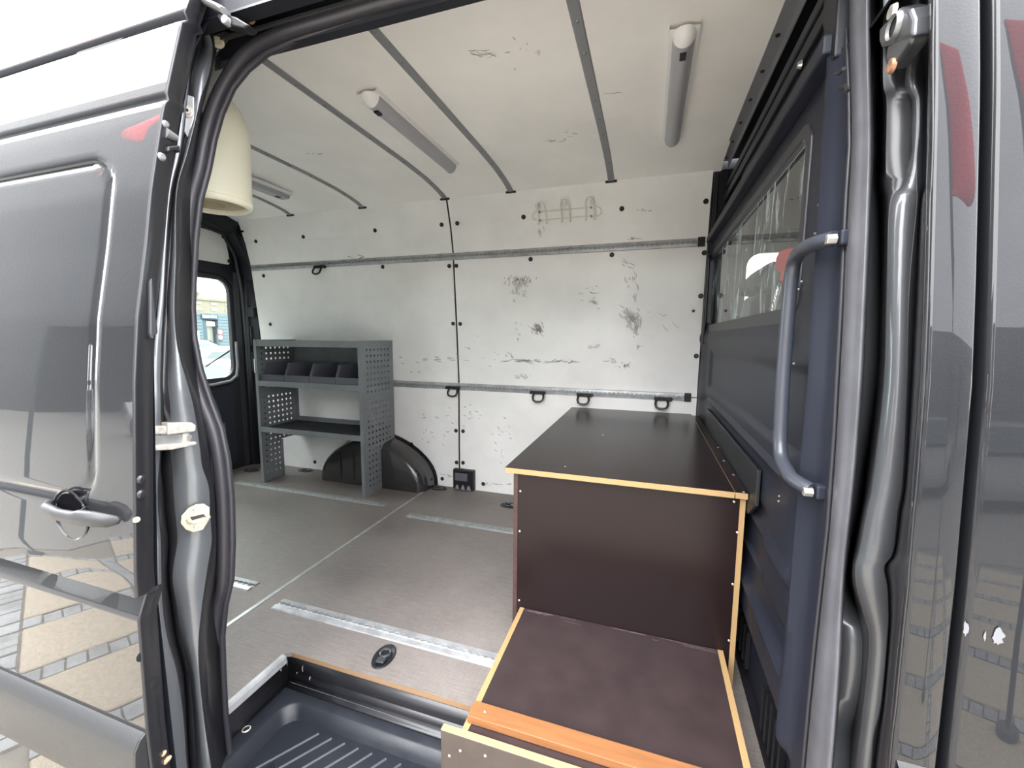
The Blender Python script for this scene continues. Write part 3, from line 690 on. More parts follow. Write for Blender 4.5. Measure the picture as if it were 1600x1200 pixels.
# ---- rear doors, seen from inside
rd = thing('door_1', 'rear door with wired window, white upper inset and grey lower trim, seen from inside', 'door', kind=ST)
WY0, WY1, WZ0, WZ1 = 1.74, 2.372, .715, 1.432
out_ = rrect(1.60, 2.47, -.02, 1.95, .02); hole = rrect(WY0-.045, WY1+.035, WZ0-.06, WZ1+.035, .12)
# inner skin built as a ring with the window hole, matching point counts
b = MB(); b.ring(out_, hole, 0, XR-.035, XR+.0); b.build('door_frame', M['navy'], rd, bev=.008)
b = MB(); b.ring(rrect(WY0-.045, WY1+.035, WZ0-.06, WZ1+.035, .12), rrect(WY0, WY1, WZ0, WZ1, .085), 0, XR-.05, XR-.015); b.build('window_rubber', M['rubber'], rd, bev=.006)
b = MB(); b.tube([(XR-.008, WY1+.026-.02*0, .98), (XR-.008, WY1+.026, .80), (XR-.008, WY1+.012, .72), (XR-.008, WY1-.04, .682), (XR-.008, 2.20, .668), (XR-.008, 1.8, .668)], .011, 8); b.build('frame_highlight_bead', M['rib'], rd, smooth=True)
b = MB(); b.prism(rrect(1.76, 2.335, .04, .625, (.05, .05, .12, .07)), 0, XR, XR+.02); b.build('lower_trim', M['bulk'], rd, bev=.008)
tr = b
gr = MB(); gr.box(XR+.02, XR+.023, 2.115, 2.245, .20, .38); g0 = gr.build('grille', M['bin'], rd)
b = MB()
for k in range(7):
    for j in range(3):
        y = 2.14+.035*j; z = .225+.022*k; b.cyl((XR+.0225, y, z), (1, 0, 0), .012, .002, 4)
b.build('grille_openings', M['cap'], g0)
q = [P(x, y, 0, XR+.012) for x, y in ((300,351),(306,353),(349,366),(352,370),(360,410),(358,413.5),(302,404),(296,403))]
b = MB(); b.prism([(v.y, v.z) for v in q], 0, XR, XR+.01); up = b.build('upper_inset', M['wall'], rd, bev=.002)
for x, y in ((304,356),(349,370),(358,408),(304,400)):
    o = cm.copy(); C.objects.link(o); o.parent = up; p = P(x, y, 0, XR+.012); o.location = p; o.rotation_euler = (0, 0, R_(90)); 
b = MB(); b.grid([[P(x, y, 0, XR-.13) for x, y in r] for r in (((322,571),(365,542)),((321,574),(366,545)))]); b.build('wiper_arm', M['cap'], rd, solid=.006)
b = MB(); b.grid([[(x, y, z) for z in (-.02, .6, 1.2, 1.5, 1.7, 1.86)] for x, y in ((XR, 2.455), (XR+.02, 2.50), (XR+.05, 2.50))]); 
b = MB(); b.prism([(XR-.03, 2.40), (XR+.0, 2.40), (XR+.015, 2.43), (XR+.015, 2.455), (XR+.05, 2.462), (XR+.055, 2.485), (XR+.12, 2.49), (XR+.135, 2.53), (XR-.03, 2.55)], 2, -.02, 1.5)
b.build('rear_post', M['navy'], thing('trim_6', 'dark ribbed rear corner post beside the far wall board', 'post', kind=ST), bev=.004)
tp = bpy.data.objects['rear_post'].parent
b = MB(); pr = [(XR+.02, 2.465, .0), (XR+.02, 2.462, .9), (XR+.02, 2.45, 1.35), (XR+.02, 2.41, 1.62), (XR+.02, 2.33, 1.76), (XR+.02, 2.1, 1.80), (XR+.02, 1.7, 1.81)]
b.tube(pr, .012, 8); b.build('door_seal', M['rubber'], tp, smooth=True)
b = MB(); b.grid([[(XR+a, y, z) for y, z in ((2.62, 1.5), (2.55, 1.5), (2.47, 1.72), (2.40, 1.90), (1.0, 1.92))] for a in (0, .135)]); b.prism([(2.47, 1.45), (2.53, 1.45), (2.50, 1.7), (2.45, 1.88), (2.2, 1.90), (1.0, 1.90), (1.0, 1.80), (2.15, 1.80), (2.34, 1.76), (2.42, 1.62)], 0, XR-.02, XR+.11)
b.build('header_arch', M['navy'], tp, bev=.006)
b = MB(); b.box(XR+.11, XR+.16, 2.38, 2.44, 1.775, 1.835); b.build('corner_clip', M['cap'], tp, bev=.006)
b = MB(); b.box(XR+.06, XR+.12, 2.452, 2.49, 1.17, 1.24); b.build('post_latch', M['cap'], tp, bev=.003)
b = MB(); p = P(308, 336, 0, XR+.07); b.prism([(p.y-.05, p.z+.035), (p.y+.045, p.z-.03), (p.y-.05, p.z-.03)], 0, XR+.06, XR+.075); b.build('white_triangle', M['white'], tp)  # plain white triangle under the rear arch
for k in range(2):
    b = MB(); b.box(XR+.058, XR+.064, 2.466, 2.482, .75+.2*k, .90+.2*k); b.build('post_slot', M['jamb'], tp, bev=.002)
# other rear door leaf (hidden from the door but part of the shell)
b = MB(); b.ring(rrect(.72, 1.60, -.02, 1.95, .02), rrect(.86, 1.50, .72, 1.40, .1), 0, XR-.035, XR); 
rd2 = thing('door_2', 'second rear door leaf at the back of the cargo bay behind the left pillar', 'door', kind=ST); b.build('door_frame', M['navy'], rd2, bev=.008)
w2 = thing('window_2', 'glass pane of the rear door showing white cars outside', 'window', kind=ST)
pane(rrect(WY0-.01, WY1+.01, WZ0-.01, WZ1+.01, .09), XR-.032, M['glass'], w2)
w3 = thing('window_3', 'glass pane of the second rear door leaf', 'window', kind=ST)
pane(rrect(.85, 1.51, .71, 1.41, .09), XR-.032, M['glass'], w3)

# ---- wheel arch
b = MB(); XC = -1.80; RR = .345
ROWS = []
for y, s_ in ((2.52, 1.0), (2.42, .985), (2.37, .965), (2.345, .92), (2.335, .86), (2.333, .5), (2.333, .0)):
    ROWS.append([(XC+(RR+.09*abs(cos(a))**3)*s_*cos(a)*1.0, y, max(0, .335*s_*sin(a)**.8 if sin(a) > 0 else 0)) for a in [pi*k/30 for k in range(31)]])
b.grid(ROWS)
wa = tag(b.build('wheel_arch', M['arch'], None, smooth=60), 'glossy black wheel arch hump behind the grey shelf unit', 'wheel arch', kind=ST)
b = MB()
for k in range(3): b.tube([(-2.02+.11*k, 2.328, .03), (-2.02+.11*k, 2.328, .235)], .006, 6)
b.build('pressed_rib', M['arch'], wa, smooth=True)
b = MB(); b.tube([(XC+(RR+.09*abs(cos(a))**3+.008)*cos(a), 2.505, .343*max(0, sin(a))**.8) for a in [pi*k/30 for k in range(31)]], .006, 6); b.build('arch_edging', M['cap'], wa, smooth=True)

# ================================================================== THINGS
# ---- lashing rails: base strip, two scalloped lips
def lrail(name, label, A, U, V, N, length, w_, mt, group, per=.0255):
    """A start, U along, V across, N out of the surface"""
    A, U, V, N = Vector(A), Vector(U).normalized(), Vector(V).normalized(), Vector(N).normalized()
    t = thing(name, label, 'rail', group=group)
    def pt(u, v, n): return A+U*u+V*v+N*n
    b = MB(); b.grid([[pt(u, v, n) for v, n in ((-w_/2, 0), (-w_/2+.003, .0035), (-.009, .005), (-.0085, .0005), (.0085, .0005), (.009, .005), (w_/2-.003, .0035), (w_/2, 0))] for u in (0, length/2, length)])
    b.build('rail_profile', M[mt], t)
    n = int(length/per*6)
    for s_ in (-1, 1):
        b = MB(); rows = []
        for i in range(n+1):
            u = .012+(length-.024)*i/n; v = .0022+.0062*(.5+.5*cos(2*pi*u/per))**.6
            rows.append([pt(u, s_*.0095, .005), pt(u, s_*v, .0068), pt(u, s_*v, .0020)])
        b.grid(rows); b.build('scalloped_lip', M[mt], t, solid=.0008)
    b = MB(); b.grid([[pt(u, v, .0011) for v in (-.0084, .0084)] for u in (.002, length-.002)]); b.build('slot', M['alu_d'], t)
    return t
gx = 'ribbed lashing rails let into the floor'
lrail('lashing_rail', 'bright floor lashing rail nearest the step well, running to the brown box', (-1.320, 1.140+.012, 0.0), (1, 0, 0), (0, 1, 0), (0, 0, 1), .92, .062, 'alu', gx)
lrail('lashing_rail', 'short end of floor rail just inside the left door seal', (-2.75, 1.205, 0), (1, 0, 0), (0, 1, 0), (0, 0, 1), 1.245, .062, 'alu', gx)
lrail('lashing_rail', 'floor lashing rail in front of the grey shelf unit', (-2.72, 2.10, 0), (1, 0, 0), (0, 1, 0), (0, 0, 1), 1.235, .055, 'alu_d', gx)
lrail('lashing_rail', 'far floor lashing rail ending at the left side of the tall brown box', (-1.285, 2.018, 0), (1, 0, 0), (0, 1, 0), (0, 0, 1), .90, .055, 'alu_d', gx)
gy = 'lashing rails across the side wall'
zz = 1.53; lrail('wall_rail', 'upper wall lashing rail below the coat hooks', (-2.86, wall(zz)-.001, zz), (1, 0, 0), (0, 0, 1), (0, -1, 0), 3.08, .045, 'alu', gy)
zz = .70; lrail('wall_rail', 'lower wall lashing rail carrying four black rings', (-2.86, wall(zz)-.001, zz), (1, 0, 0), (0, 0, 1), (0, -1, 0), 3.06, .046, 'alu', gy)
for zz, xx in ((1.53, .222), (.70, .203)):
    b = MB(); b.box(xx, xx+.035, wall(zz)-.012, wall(zz)+.002, zz-.024, zz+.024); b.build('rail_end_clamp', M['plastic'], bpy.data.objects['wall_rail' if zz > 1 else 'wall_rail.001'], bev=.002)
for k in range(8):
    zz = 1.53+.014*(1 if k % 2 else -1); b = MB(); b.lathe([(0, -.001), (.0035, 0)], (-.9+.15*k, wall(zz)-.0055, zz), 8, 'y'); b.build('rivet', M['rib'], bpy.data.objects['wall_rail'])

# ---- lashing rings in the wall rails
def ring_fit(px, py, flip, label):
    p = PW(px, py, .012)
    t = thing('lashing_ring', label, 'ring', loc=p, group='black lashing rings clipped in the wall rails')
    s_ = -1 if flip else 1
    b = MB(); b.box(-.042, .042, -.008, .008, -.010, .010)
    for k in range(3): b.box(-.03+.02*k, -.018+.02*k, -.013, -.006, -.008, .008)
    o = b.build('track_fitting', M['cap'], t, bev=.003); o.location = (0, 0, 0)
    b = MB(); b.cyl((s_*.047, -.012, 0), (0, 1, 0), .011, .02, 12); o = b.build('locking_knob', M['cap'], t, bev=.002); o.location = (0, 0, 0)
    b = MB(); b.tube([(-.030, -.010, -.008), (-.034, -.022, -.028), (-.028, -.028, -.046), (-.012, -.030, -.053), (.012, -.030, -.053), (.028, -.028, -.046), (.034, -.022, -.028), (.030, -.010, -.008)], .0065, 8)
    o = b.build('ring_loop', M['cap'], t, smooth=True); o.location = (0, 0, 0)
    return t
ring_fit(498, 417, 0, 'black lashing ring alone on the upper rail, far left')
ring_fit(709, 606, 1, 'black lashing ring on the lower rail at the wall board joint')
ring_fit(842, 613.5, 1, 'black lashing ring on the lower rail, left of two above the brown box back edge')
ring_fit(912, 617, 0, 'black lashing ring on the lower rail, second of the pair above the brown box')
ring_fit(1034, 623, 0, 'black lashing ring on the lower rail closest to the bulkhead')

# ---- coat hooks
t = thing('coat_rack', 'cream wire coat rack with three looped hooks high on the side wall', 'coat rack', group=None)
def WP(x, z, o=0): return Vector((x, wall(z)-o, z))
A1, B1 = PW(832, 338), PW(940, 327); x0, x1 = A1.x, B1.x; zc = (A1.z+B1.z)/2
z_up, z_lo = zc+.014, zc-.028
pth = [WP(x, z_up, .008) for x in (x0+.02, (x0+x1)/2, x1-.02)]+[WP(x1-.006, zc+.006, .008), WP(x1, zc-.007, .008), WP(x1-.006, zc-.02, .008)]+[WP(x, z_lo, .008) for x in (x1-.02, (x0+x1)/2, x0+.02)]+[WP(x0+.006, zc-.02, .008), WP(x0, zc-.007, .008), WP(x0+.006, zc+.006, .008)]
b = MB(); b.tube(pth, .0032, 6, closed=True); b.build('wire_frame', M['hook'], t, smooth=True)
for k in range(3):
    xc = x0+(x1-x0)*(.155+.345*k); 
    for_ = [(-.024, -.048, .012), (-.024, -.030, .010), (-.023, -.005, .014), (-.023, .014, .022), (-.022, .030, .036), (-.016, .044, .046), (-.008, .050, .049), (.008, .050, .049), (.016, .044, .046), (.022, .030, .036), (.023, .014, .022), (.023, -.005, .014), (.024, -.030, .010), (.024, -.048, .012)]
    b = MB(); b.tube([WP(xc+dx, zc+dz, o) for dx, dz, o in for_], .0042, 8)
    for sx_ in (-.024, .024): b.lathe([(0, -.004), (.006, 0), (0, .006)], WP(xc+sx_, zc-.048, .012), 8)
    b.build('hook', M['hook'], t, smooth=True)
for x in (x0+.045, x1-.055):
    for z in (z_up, z_lo): b = MB(); b.cyl(WP(x, z, .012), (0, 1, 0), .006, .012, 8); b.build('fixing_screw', M['rib'], t)

# ---- ceiling lights
def light(label, x, y0, y1, w_, h, cap_near, angle=0):
    t = thing('ceiling_light', label, 'light', group='tube lights screwed to the van roof')
    zt = 1.897; n = 9
    def arc(y, r=1.0, dx=0): return [(x+dx+cos(pi*k/n)*w_/2*.94*r, y, zt-.012-sin(pi*k/n)*h*r) for k in range(n+1)]
    b = MB(); b.grid([[(x+w_/2*1.22*s_, y, z) for s_, z in ((-1, zt+.001), (-1, zt-.012), (1, zt-.012), (1, zt+.001))] for y in (y0+.004, y1-.004)]); b.build('base_tray', M['white'], t)
    yl = y0+.035 if cap_near else y0
    ysw = y0+.12
    b = MB(); b.grid([arc(y) for y in (ysw, (ysw+y1)/2, y1-.012)]); b.build('diffuser', M['lens'], t, smooth=True)
    b = MB(); b.grid([arc(y, 1.01) for y in (yl, ysw)]); sb = b.build('switch_cover', M['lens'], t, smooth=True)
    b = MB(); b.box(x-.009, x+.009, y0+.055, y0+.085, zt-.014-h-.004, zt-.012-h+.004); b.build('rocker_switch', M['cap'], sb, bev=.002)
    b = MB(); rows = [arc(yl, 1.03), arc(yl-.012, .97), arc(yl-.026, .78), arc(yl-.036, .45), arc(yl-.040, .05)]; b.grid(rows)
    b.add(arc(yl, 1.03), [tuple(range(n+1))]); b.build('end_cap', M['white'], t, smooth=60)
    b = MB(); b.grid([arc(y1-.012, 1.03), arc(y1-.004, .95), arc(y1, .5), arc(y1, .05)]); b.build('end_cap', M['white'], t, smooth=60)
    return t
light('white tube light with grey lens nearest the bulkhead', .060, 1.335, 2.03, .066, .036, 1)
light('white tube light in the middle of the roof between two ribs', -.985, 1.335, 2.015, .066, .036, 1)
t = thing('ceiling_light', 'boxy white tube light furthest back beside the cream canister', 'light', group='tube lights screwed to the van roof')
A = P(444, 300, 2, 1.868); B_ = P(430, 317, 2, 1.868); xw = abs(A.x-B_.x)
XL, YB = (A.x+B_.x)/2, 2.10
b = MB(); b.box(-2.185, -2.095, 1.38, 2.10, 1.872, 1.894); b.build('base_tray', M['white'], t, bev=.004)
b = MB(); b.prism([(-2.178, 1.872), (-2.170, 1.852), (-2.110, 1.852), (-2.102, 1.872)], 1, 1.385, 2.09); df = b.build('diffuser', M['lens'], t, bev=.003)
b = MB(); b.box(-2.150, -2.130, 2.02, 2.045, 1.848, 1.854); b.build('rocker_switch', M['cap'], df)

# ---- cream canister
t = thing('plastic_canister', 'cream plastic cylindrical canister with a recessed base hung behind the left seal', 'canister', loc=(-1.315, 1.0, 1.43))
b = MB(); b.lathe([(.0, .345), (.03, .345), (.062, .33), (.092, .295), (.108, .25), (.112, .20), (.108, .0225), (.1085, .018), (.106, .016), (.1085, .014), (.106, .002), (.097, -.002), (.092, .003), (.090, .03)], (0, 0, 0), 44)
o = b.build('body_shell', M['cream'], t, smooth=60); o.location = (0, 0, 0)
b = MB(); b.lathe([(.090, .012), (.07, .022), (.05, .022), (.046, .006), (.036, .004), (.034, .03), (0, .03)], (0, 0, 0), 32); o = b.build('recessed_base', M['creamd'], t, smooth=50); o.location = (0, 0, 0)
for q in ((-.03, .03, -.215, -.10, .12, .18), (-.02, .02, -.05, .05, .34, .468)):
    b = MB(); b.box(*q); o = b.build('mounting_bracket', M['cap'], t, bev=.004); o.location = (0, 0, 0)

# ---- grey shelf unit
t = thing('shelf_unit', 'grey perforated steel shelf unit standing against the far side wall', 'shelf')
SX0, SX1, SY0, SY1, SH = -2.545, -1.682, 2.155, 2.492, 1.0
def perforated(x, name):
    t0 = .004
    pit = .0375; r = .0075
    b = MB()
    def sheet(y0, y1, z0, z1, holes):
        ny = max(1, round((y1-y0)/pit)); nz_ = max(1, round((z1-z0)/pit))
        dy, dz = (y1-y0)/ny, (z1-z0)/nz_
        for i in range(ny):
            for j in range(nz_):
                a0, c0 = y0+i*dy, z0+j*dz; a1, c1 = a0+dy, c0+dz; m_, n2 = (a0+a1)/2, (c0+c1)/2
                if not holes(m_, n2): b.add([(x, a0, c0), (x, a1, c0), (x, a1, c1), (x, a0, c1)], [(0, 1, 2, 3)]); continue
                o8 = [(a0, c0), (m_, c0), (a1, c0), (a1, n2), (a1, c1), (m_, c1), (a0, c1), (a0, n2)]
                i8 = [(m_+r*cos(R_(225+45*k)), n2+r*sin(R_(225+45*k))) for k in range(8)]
                b.add([(x, *q) for q in o8+i8], [(k, (k+1) % 8, (k+1) % 8+8, k+8) for k in range(8)])
    ho = lambda y, z: SY0+.025 < y < SY1-.02 and .03 < z < SH-.05 and not (.60 < z < .66)
    sheet(SY0, 2.330, 0, .2755, ho); sheet(SY0, SY1, .2755, SH, ho)
    o = b.build(name, M['shelf'], t, solid=.0016)
    b = MB()   # folded flanges
    d = .022 if x < -2 else -.022; x2 = x+d*.0
    b.box(min(x, x+d), max(x, x+d), SY0-.003, SY0, 0, SH); b.box(min(x, x+d), max(x, x+d), SY1-.003, SY1, .2755, SH); b.box(min(x, x+d), max(x, x+d), 2.327, 2.330, 0, .2755); b.box(min(x, x+d), max(x, x+d), SY0, SY1, SH-.003, SH)
    b.build('folded_edge', M['shelf'], o, bev=.0008)
perforated(SX0, 'side_panel'); perforated(SX1, 'side_panel')
def shelf(z, h, lip_in, mat_=False, back=True):
    b = MB(); x0, x1 = SX0+.003, SX1-.003
    b.box(x0, x1, SY0-.001, SY0+.003, z-h, z); b.box(x0, x1, SY0, SY1-.004, z-h*.55-.002, z-h*.55)
    if back: b.box(x0, x1, SY1-.007, SY1-.004, z-h*.55, z+.018)
    o = b.build('shelf', M['shelf'], t, bev=.001)
    if mat_:
        b = MB(); b.box(x0+.004, x1-.004, SY0+.006, SY1-.01, z-h*.55, z-h*.55+.004); b.build('rubber_mat', M['shelf_in'], o)
shelf(SH-.002, .042, 0, False, False); shelf(.722, .036, 0, True); shelf(.402, .036, 0, True)
b = MB(); b.box(SX0+.003, SX1-.003, SY1-.006, SY1-.004, .80, SH-.01); b.build('back_strip', M['shelf'], t)
for x in (SX0+.02, SX1-.02): b = MB(); b.box(x-.012, x+.012, SY0, SY0+.05, .0, .004); b.build('foot_plate', M['shelf'], t)
b = MB(); b.box(SX0-.03, SX0-.006, 2.17, 2.19, .77, .87); b.build('white_tag', M['white'], t, bev=.006)
# storage bins
def bin_(i, x0, x1, label):
    t2 = thing('storage_bin', label, 'bin', loc=(x0, 2.185, .7075), group='open fronted storage bins on the top tier')
    w_ = x1-x0-.004; D, Hh = .27, .135; e = .003
    side = [(0, 0), (D, 0), (D, Hh), (.045, Hh), (.010, .056), (0, .045)]
    b = MB()
    b.prism(side, 0, .0, .007); b.prism(side, 0, w_-.007, w_); b.box(0, w_, D-e, D, 0, Hh); b.box(0, w_, 0, D, 0, e)
    o = b.build('bin_body', M['bin'], t2, bev=.001); o.location = (0, 0, 0)
    b = MB(); b.box(0, w_, -.003, .003, 0, .054); b.box(-.001, w_+.001, -.006, -.002, .048, .056); o = b.build('front_lip', M['bin'], t2, bev=.001); o.location = (0, 0, 0)
    b = MB(); b.box(0, w_, D-.004, D+.003, Hh-.004, Hh+.003); o = b.build('rim', M['bin'], t2, bev=.001); o.location = (0, 0, 0)
bw = (SX1-.01-(SX0+.012))/4
for i, lb in enumerate(('dark plastic storage bin at the left end of the top shelf tier', 'dark plastic storage bin second from the left on the shelf unit', 'dark plastic storage bin third from the left on the shelf unit', 'dark plastic storage bin beside the right perforated panel')):
    bin_(i, SX0+.012+bw*i, SX0+.012+bw*(i+1), lb)

# ---- tall brown box
t = thing('plywood_box', 'tall brown film-faced plywood box with a bright ply rim against the bulkhead', 'box')
BX0, BX1, BY0, BY1, BZ = -.404, .276, 1.267, 2.49, .590
b = MB(); b.box(BX0+.0145, BX1-.0145, BY0+.0005, BY0+.015, 0.001, BZ); fp = b.build('front_panel', M['film'], t)
b = MB(); b.box(BX0, BX0+.0145, BY0-.0005, BY1, 0.001, BZ); lp_ = b.build('side_panel', M['film'], t)
b = MB(); b.box(BX0+.0003, BX0+.0142, BY0-.0012, BY0-.0004, 0.001, BZ); b.build('painted_edge', M['filmedge'], lp_)
b = MB(); b.box(BX1-.0145, BX1, BY0+.001, BY1, 0.001, BZ); rp2 = b.build('side_panel', M['film'], t)
b = MB(); b.box(BX1-.0143, BX1-.0002, BY0-.001, BY0+.001, 0.001, BZ-.0005); b.build('bare_edge', M['tanx'], rp2)
b = MB(); b.box(BX0+.0145, BX1-.0145, BY1-.015, BY1, .001, BZ); b.build('back_panel', M['film'], t)
b = MB(); b.box(-.429, .2435, 1.2485, BY1+.01, BZ+.0003, .608); ld = b.build('lid', M['film'], t, bev=.0008)
b = MB(); b.box(-.4285, .243, 1.2475, 1.2488, BZ+.001, .6077); b.build('bare_edge', M['tanz'], ld)
b = MB(); b.prism([(-.429, .5903), (.2435, .5903), (.2435, .592)], 1, 1.2470, 1.2474)
b = MB(); b.box(.2450, .2762, 1.2485, BY1-.03, BZ+.0003, .608); ls = b.build('lid_strip', M['film'], t, bev=.0008)
b = MB(); b.box(.2453, .276, 1.2475, 1.2488, BZ+.001, .6077); b.box(.2438, .2448, 1.25, BY1-.03, .60, .6077); b.build('bare_edge', M['tanz'], ls)
sc0 = None
def screw(p, axis, parent, r=.0035):
    global sc0
    b = MB(); b.lathe([(0, -.0012), (r*.55, -.0016), (r, -.0005), (r*.9, .003)], (0, 0, 0), 10, 'y')
    if sc0 is None: sc0 = b.build('screw', M['screw'], parent, smooth=True); o = sc0
    else: o = sc0.copy(); C.objects.link(o); o.parent = parent
    o.location = p
    if axis == 'z': o.rotation_euler = (R_(-90), 0, 0)
    if axis == 'x': o.rotation_euler = (0, 0, R_(90))
for px, py in ((813,767.5),(812,830),(811,938),(1147,784),(1152,832),(1145,913),(1139,1001)): screw(P(px, py, 1, BY0), 'y', fp)
for px, py in ((1103,650),(1111,672),(1122,699),(1131,720),(1146,742),(1162,769)): screw(P(px, py, 2, .6085), 'z', ls, .003)
for px, py in ((942,680),(883,729)): screw(P(px, py, 2, .6085), 'z', ld, .003)

# ---- low brown step box with batten and front board
t = thing('step_box', 'low brown plywood step box in front of the tall box, with orange batten', 'box')
QX0, QX1, QY0, QY1, QZ = -.377, .2445, .790, 1.2655, .120
sidep = [(QY0, -.150), (.964, -.150), (.964, -.02), (.975, .001), (QY1, .001), (QY1, QZ), (QY0, QZ)]
for x in (QX0, QX1-.0155):
    b = MB(); b.prism(sidep, 0, x, x+.0155); o = b.build('side_panel', M['film2'], t)
    b = MB(); b.box(x+.0002, x+.0153, QY0, QY1-.001, QZ-.0005, QZ+.0012); b.build('bare_edge', M['tanx'], o)
b = MB(); b.box(QX0+.016, QX1-.016, QY0, QY1, QZ-.016, QZ); tp_ = b.build('top_panel', M['film2'], t)
strk = MB()
for k in range(40):
    x = QX0+.02+random.random()**1.5*.57; 
    if .12 < (x-QX0)/.62 < .5 and random.random() < .8: continue
    y = QY1-.004-abs(random.gauss(0, .008)); l = random.uniform(.01, .06)
    strk.add([(x, y-.0006, QZ+.0006), (min(x+l, QX1-.02), y-.0006, QZ+.0006), (min(x+l, QX1-.02), y+.0006, QZ+.0006), (x, y+.0006, QZ+.0006)], [(0, 1, 2, 3)])
o = strk.build('rubbed_edge', mat('rubbed', (.16, .12, .11), .6), tp_); o['kind'] = 'stuff'
b = MB(); b.box(QX0+.006, QX1+.02, .816, .861, QZ+.0015, QZ+.021); bt_ = b.build('batten', M['batten'], t, bev=.0015)
screw(P(758, 1112, 2, QZ+.0215), 'z', bt_, .0045)
b = MB(); b.box(-.419, .30, .7735, .7895, -.150, QZ+.010); fb = b.build('front_board', mat('film_sky_sheen', (.060, .047, .040), .4, var=.08, vs=20), t, bev=.002)  # paler than the box film: outdoor reflection put into the colour
b = MB(); b.box(-.4185, .2995, .7737, .7893, QZ+.0095, QZ+.0112); b.build('bare_edge', M['tany'], fb)
for px, py in ((719,1173),(758,1181),(702,1181)): screw(P(px, py, 1, .7735), 'y', fb, .004)

# ---- grab handle
t = thing('grab_handle', 'long bent slate-grey grab handle bolted to the bulkhead beside the seal', 'handle')
hp = [(.275, .812, 1.190), (.268, .825, 1.190), (.260, .845, 1.190), (.254, .880, 1.189), (.2525, .910, 1.184), (.2525, .930, 1.167), (.2525, .937, 1.13), (.2525, .938, 1.06), (.2525, .936, .97), (.2525, .928, .87), (.2525, .920, .82), (.253, .900, .797), (.254, .872, .787), (.256, .850, .780), (.266, .828, .776), (.275, .815, .773)]
pts = [Vector(p) for p in hp]; sm_ = []
for i in range(len(pts)-1):
    p0, p1, p2, p3 = pts[max(i-1, 0)], pts[i], pts[i+1], pts[min(i+2, len(pts)-1)]
    for k in range(3):
        u = k/3; sm_.append(.5*((2*p1)+(p2-p0)*u+(2*p0-5*p1+4*p2-p3)*u*u+(3*p1-3*p2+p3-p0)*u**3))
sm_.append(pts[-1])
b = MB(); b.tube(sm_, .0125, 12); b.build('bent_tube', mat('grab_paint', (.035, .039, .052), .38, spec=.6, coat=.2), t, smooth=True)
for p in (hp[0], hp[-1]):
    b = MB(); b.box(p[0]+.004, p[0]+.022, p[1]-.011, p[1]+.010, p[2]-.013, p[2]+.012); br = b.build('end_bracket', M['bulk'], t, bev=.004)
    b = MB(); b.cyl((p[0]-.013, p[1]-.004, p[2]-.002), (1, 0, 0), .0085, .014, 6); b.build('bolt', M['screw'], br, bev=.001)

# ---- vent box by the floor, lashing cups
t = thing('vent_cover', 'small black vent and socket cover at the foot of the far wall', 'cover')
b = MB(); b.box(-1.225, -1.07, 2.478, 2.515, .002, .142); b.build('cover_body', M['cap'], t, bev=.008)
b = MB(); b.box(-1.207, -1.115, 2.472, 2.480, .065, .118); b.build('lid_panel', M['bin'], t, bev=.008)
for k in range(3):
    b = MB(); b.prism([(-1.205+.042*k, .006), (-1.175+.042*k, .006), (-1.185+.042*k, .035), (-1.196+.042*k, .035)], 1, 2.470, 2.480); b.build('lever', M['rib'], t, bev=.002)
def cup(px, py, label, rot=0, s=1.0):
    p = P(px, py, 2, 0); t = thing('lashing_cup', label, 'lashing point', loc=(p.x, p.y, 0), group='black oval lashing cups in the floor')
    def ov(a, b_, z): return [(a*cos(2*pi*k/28), b_*sin(2*pi*k/28), z) for k in range(29)]
    b = MB(); b.grid([ov(.041*s, .062*s, .0005), ov(.039*s, .060*s, .004), ov(.034*s, .054*s, .0042), ov(.031*s, .050*s, .0006), ov(.001, .001, .0005)]); o = b.build('cup_rim', M['plastic'], t, smooth=60); o.location = (0, 0, 0); o.rotation_euler.z = rot
    b = MB(); b.tube([(.019*s*cos(2*pi*k/16), .012*s+.019*s*sin(2*pi*k/16), .0055) for k in range(16)], .0042*s, 8, closed=True); r = b.build('ring_loop', M['jamb'], t, smooth=True); r.location = (0, 0, 0); r.rotation_euler.z = rot
    b = MB(); b.box(-.016*s, .016*s, -.036*s, -.010*s, .001, .007); r = b.build('hinge_block', M['jamb'], t, bev=.003); r.location = (0, 0, 0); r.rotation_euler.z = rot
cup(600, 1026, 'black oval lashing cup in the floor next to the step well edge', R_(8), .85)
cup(797, 790, 'black oval lashing cup half hidden behind the tall brown box', R_(90))
cup(685, 763, 'black oval lashing cup beside the foot of the wheel arch', R_(90))
cup(478, 735, 'black oval lashing cup under the shelf unit', R_(90))
cup(393, 735, 'black oval lashing cup at the left foot of the shelf unit', R_(90))

# ---- roller bracket and striker on the left pillar
t = thing('hinge_carriage', 'weathered metal door carriage bracket reaching from the pillar to the open door', 'bracket')
def slab(pxs, X, d, nm, mt, bev=.003):
    a = [P(x, y, 0, X) for x, y in pxs]
    b = MB(); b.add([tuple(p) for p in a]+[(p.x-d, p.y, p.z) for p in a], [tuple(range(len(a))), tuple(range(len(a), 2*len(a)))[::-1]]+[(i, (i+1) % len(a), (i+1) % len(a)+len(a), i+len(a)) for i in range(len(a))])
    return b.build(nm, M[mt], t, bev=bev)
slab([(231,666),(262,665),(262,678),(231,680)], -.955, .03, 'upper_arm', 'chrome')
slab([(262,661),(300,660),(307,664),(306,674),(262,680)], -.950, .035, 'upper_arm', 'chrome')
slab([(231,679),(286,677),(286,694),(231,697)], -.965, .03, 'web_plate', 'alu_d')
rb = slab([(286,677),(304,676),(304,690),(286,692)], -.960, .03, 'end_block', 'chrome')
b = MB(); b.cyl(P(294, 683, 0, -.960), (1, 0, 0), .0055, .004, 14); b.build('pivot_pin', M['screw'], rb)
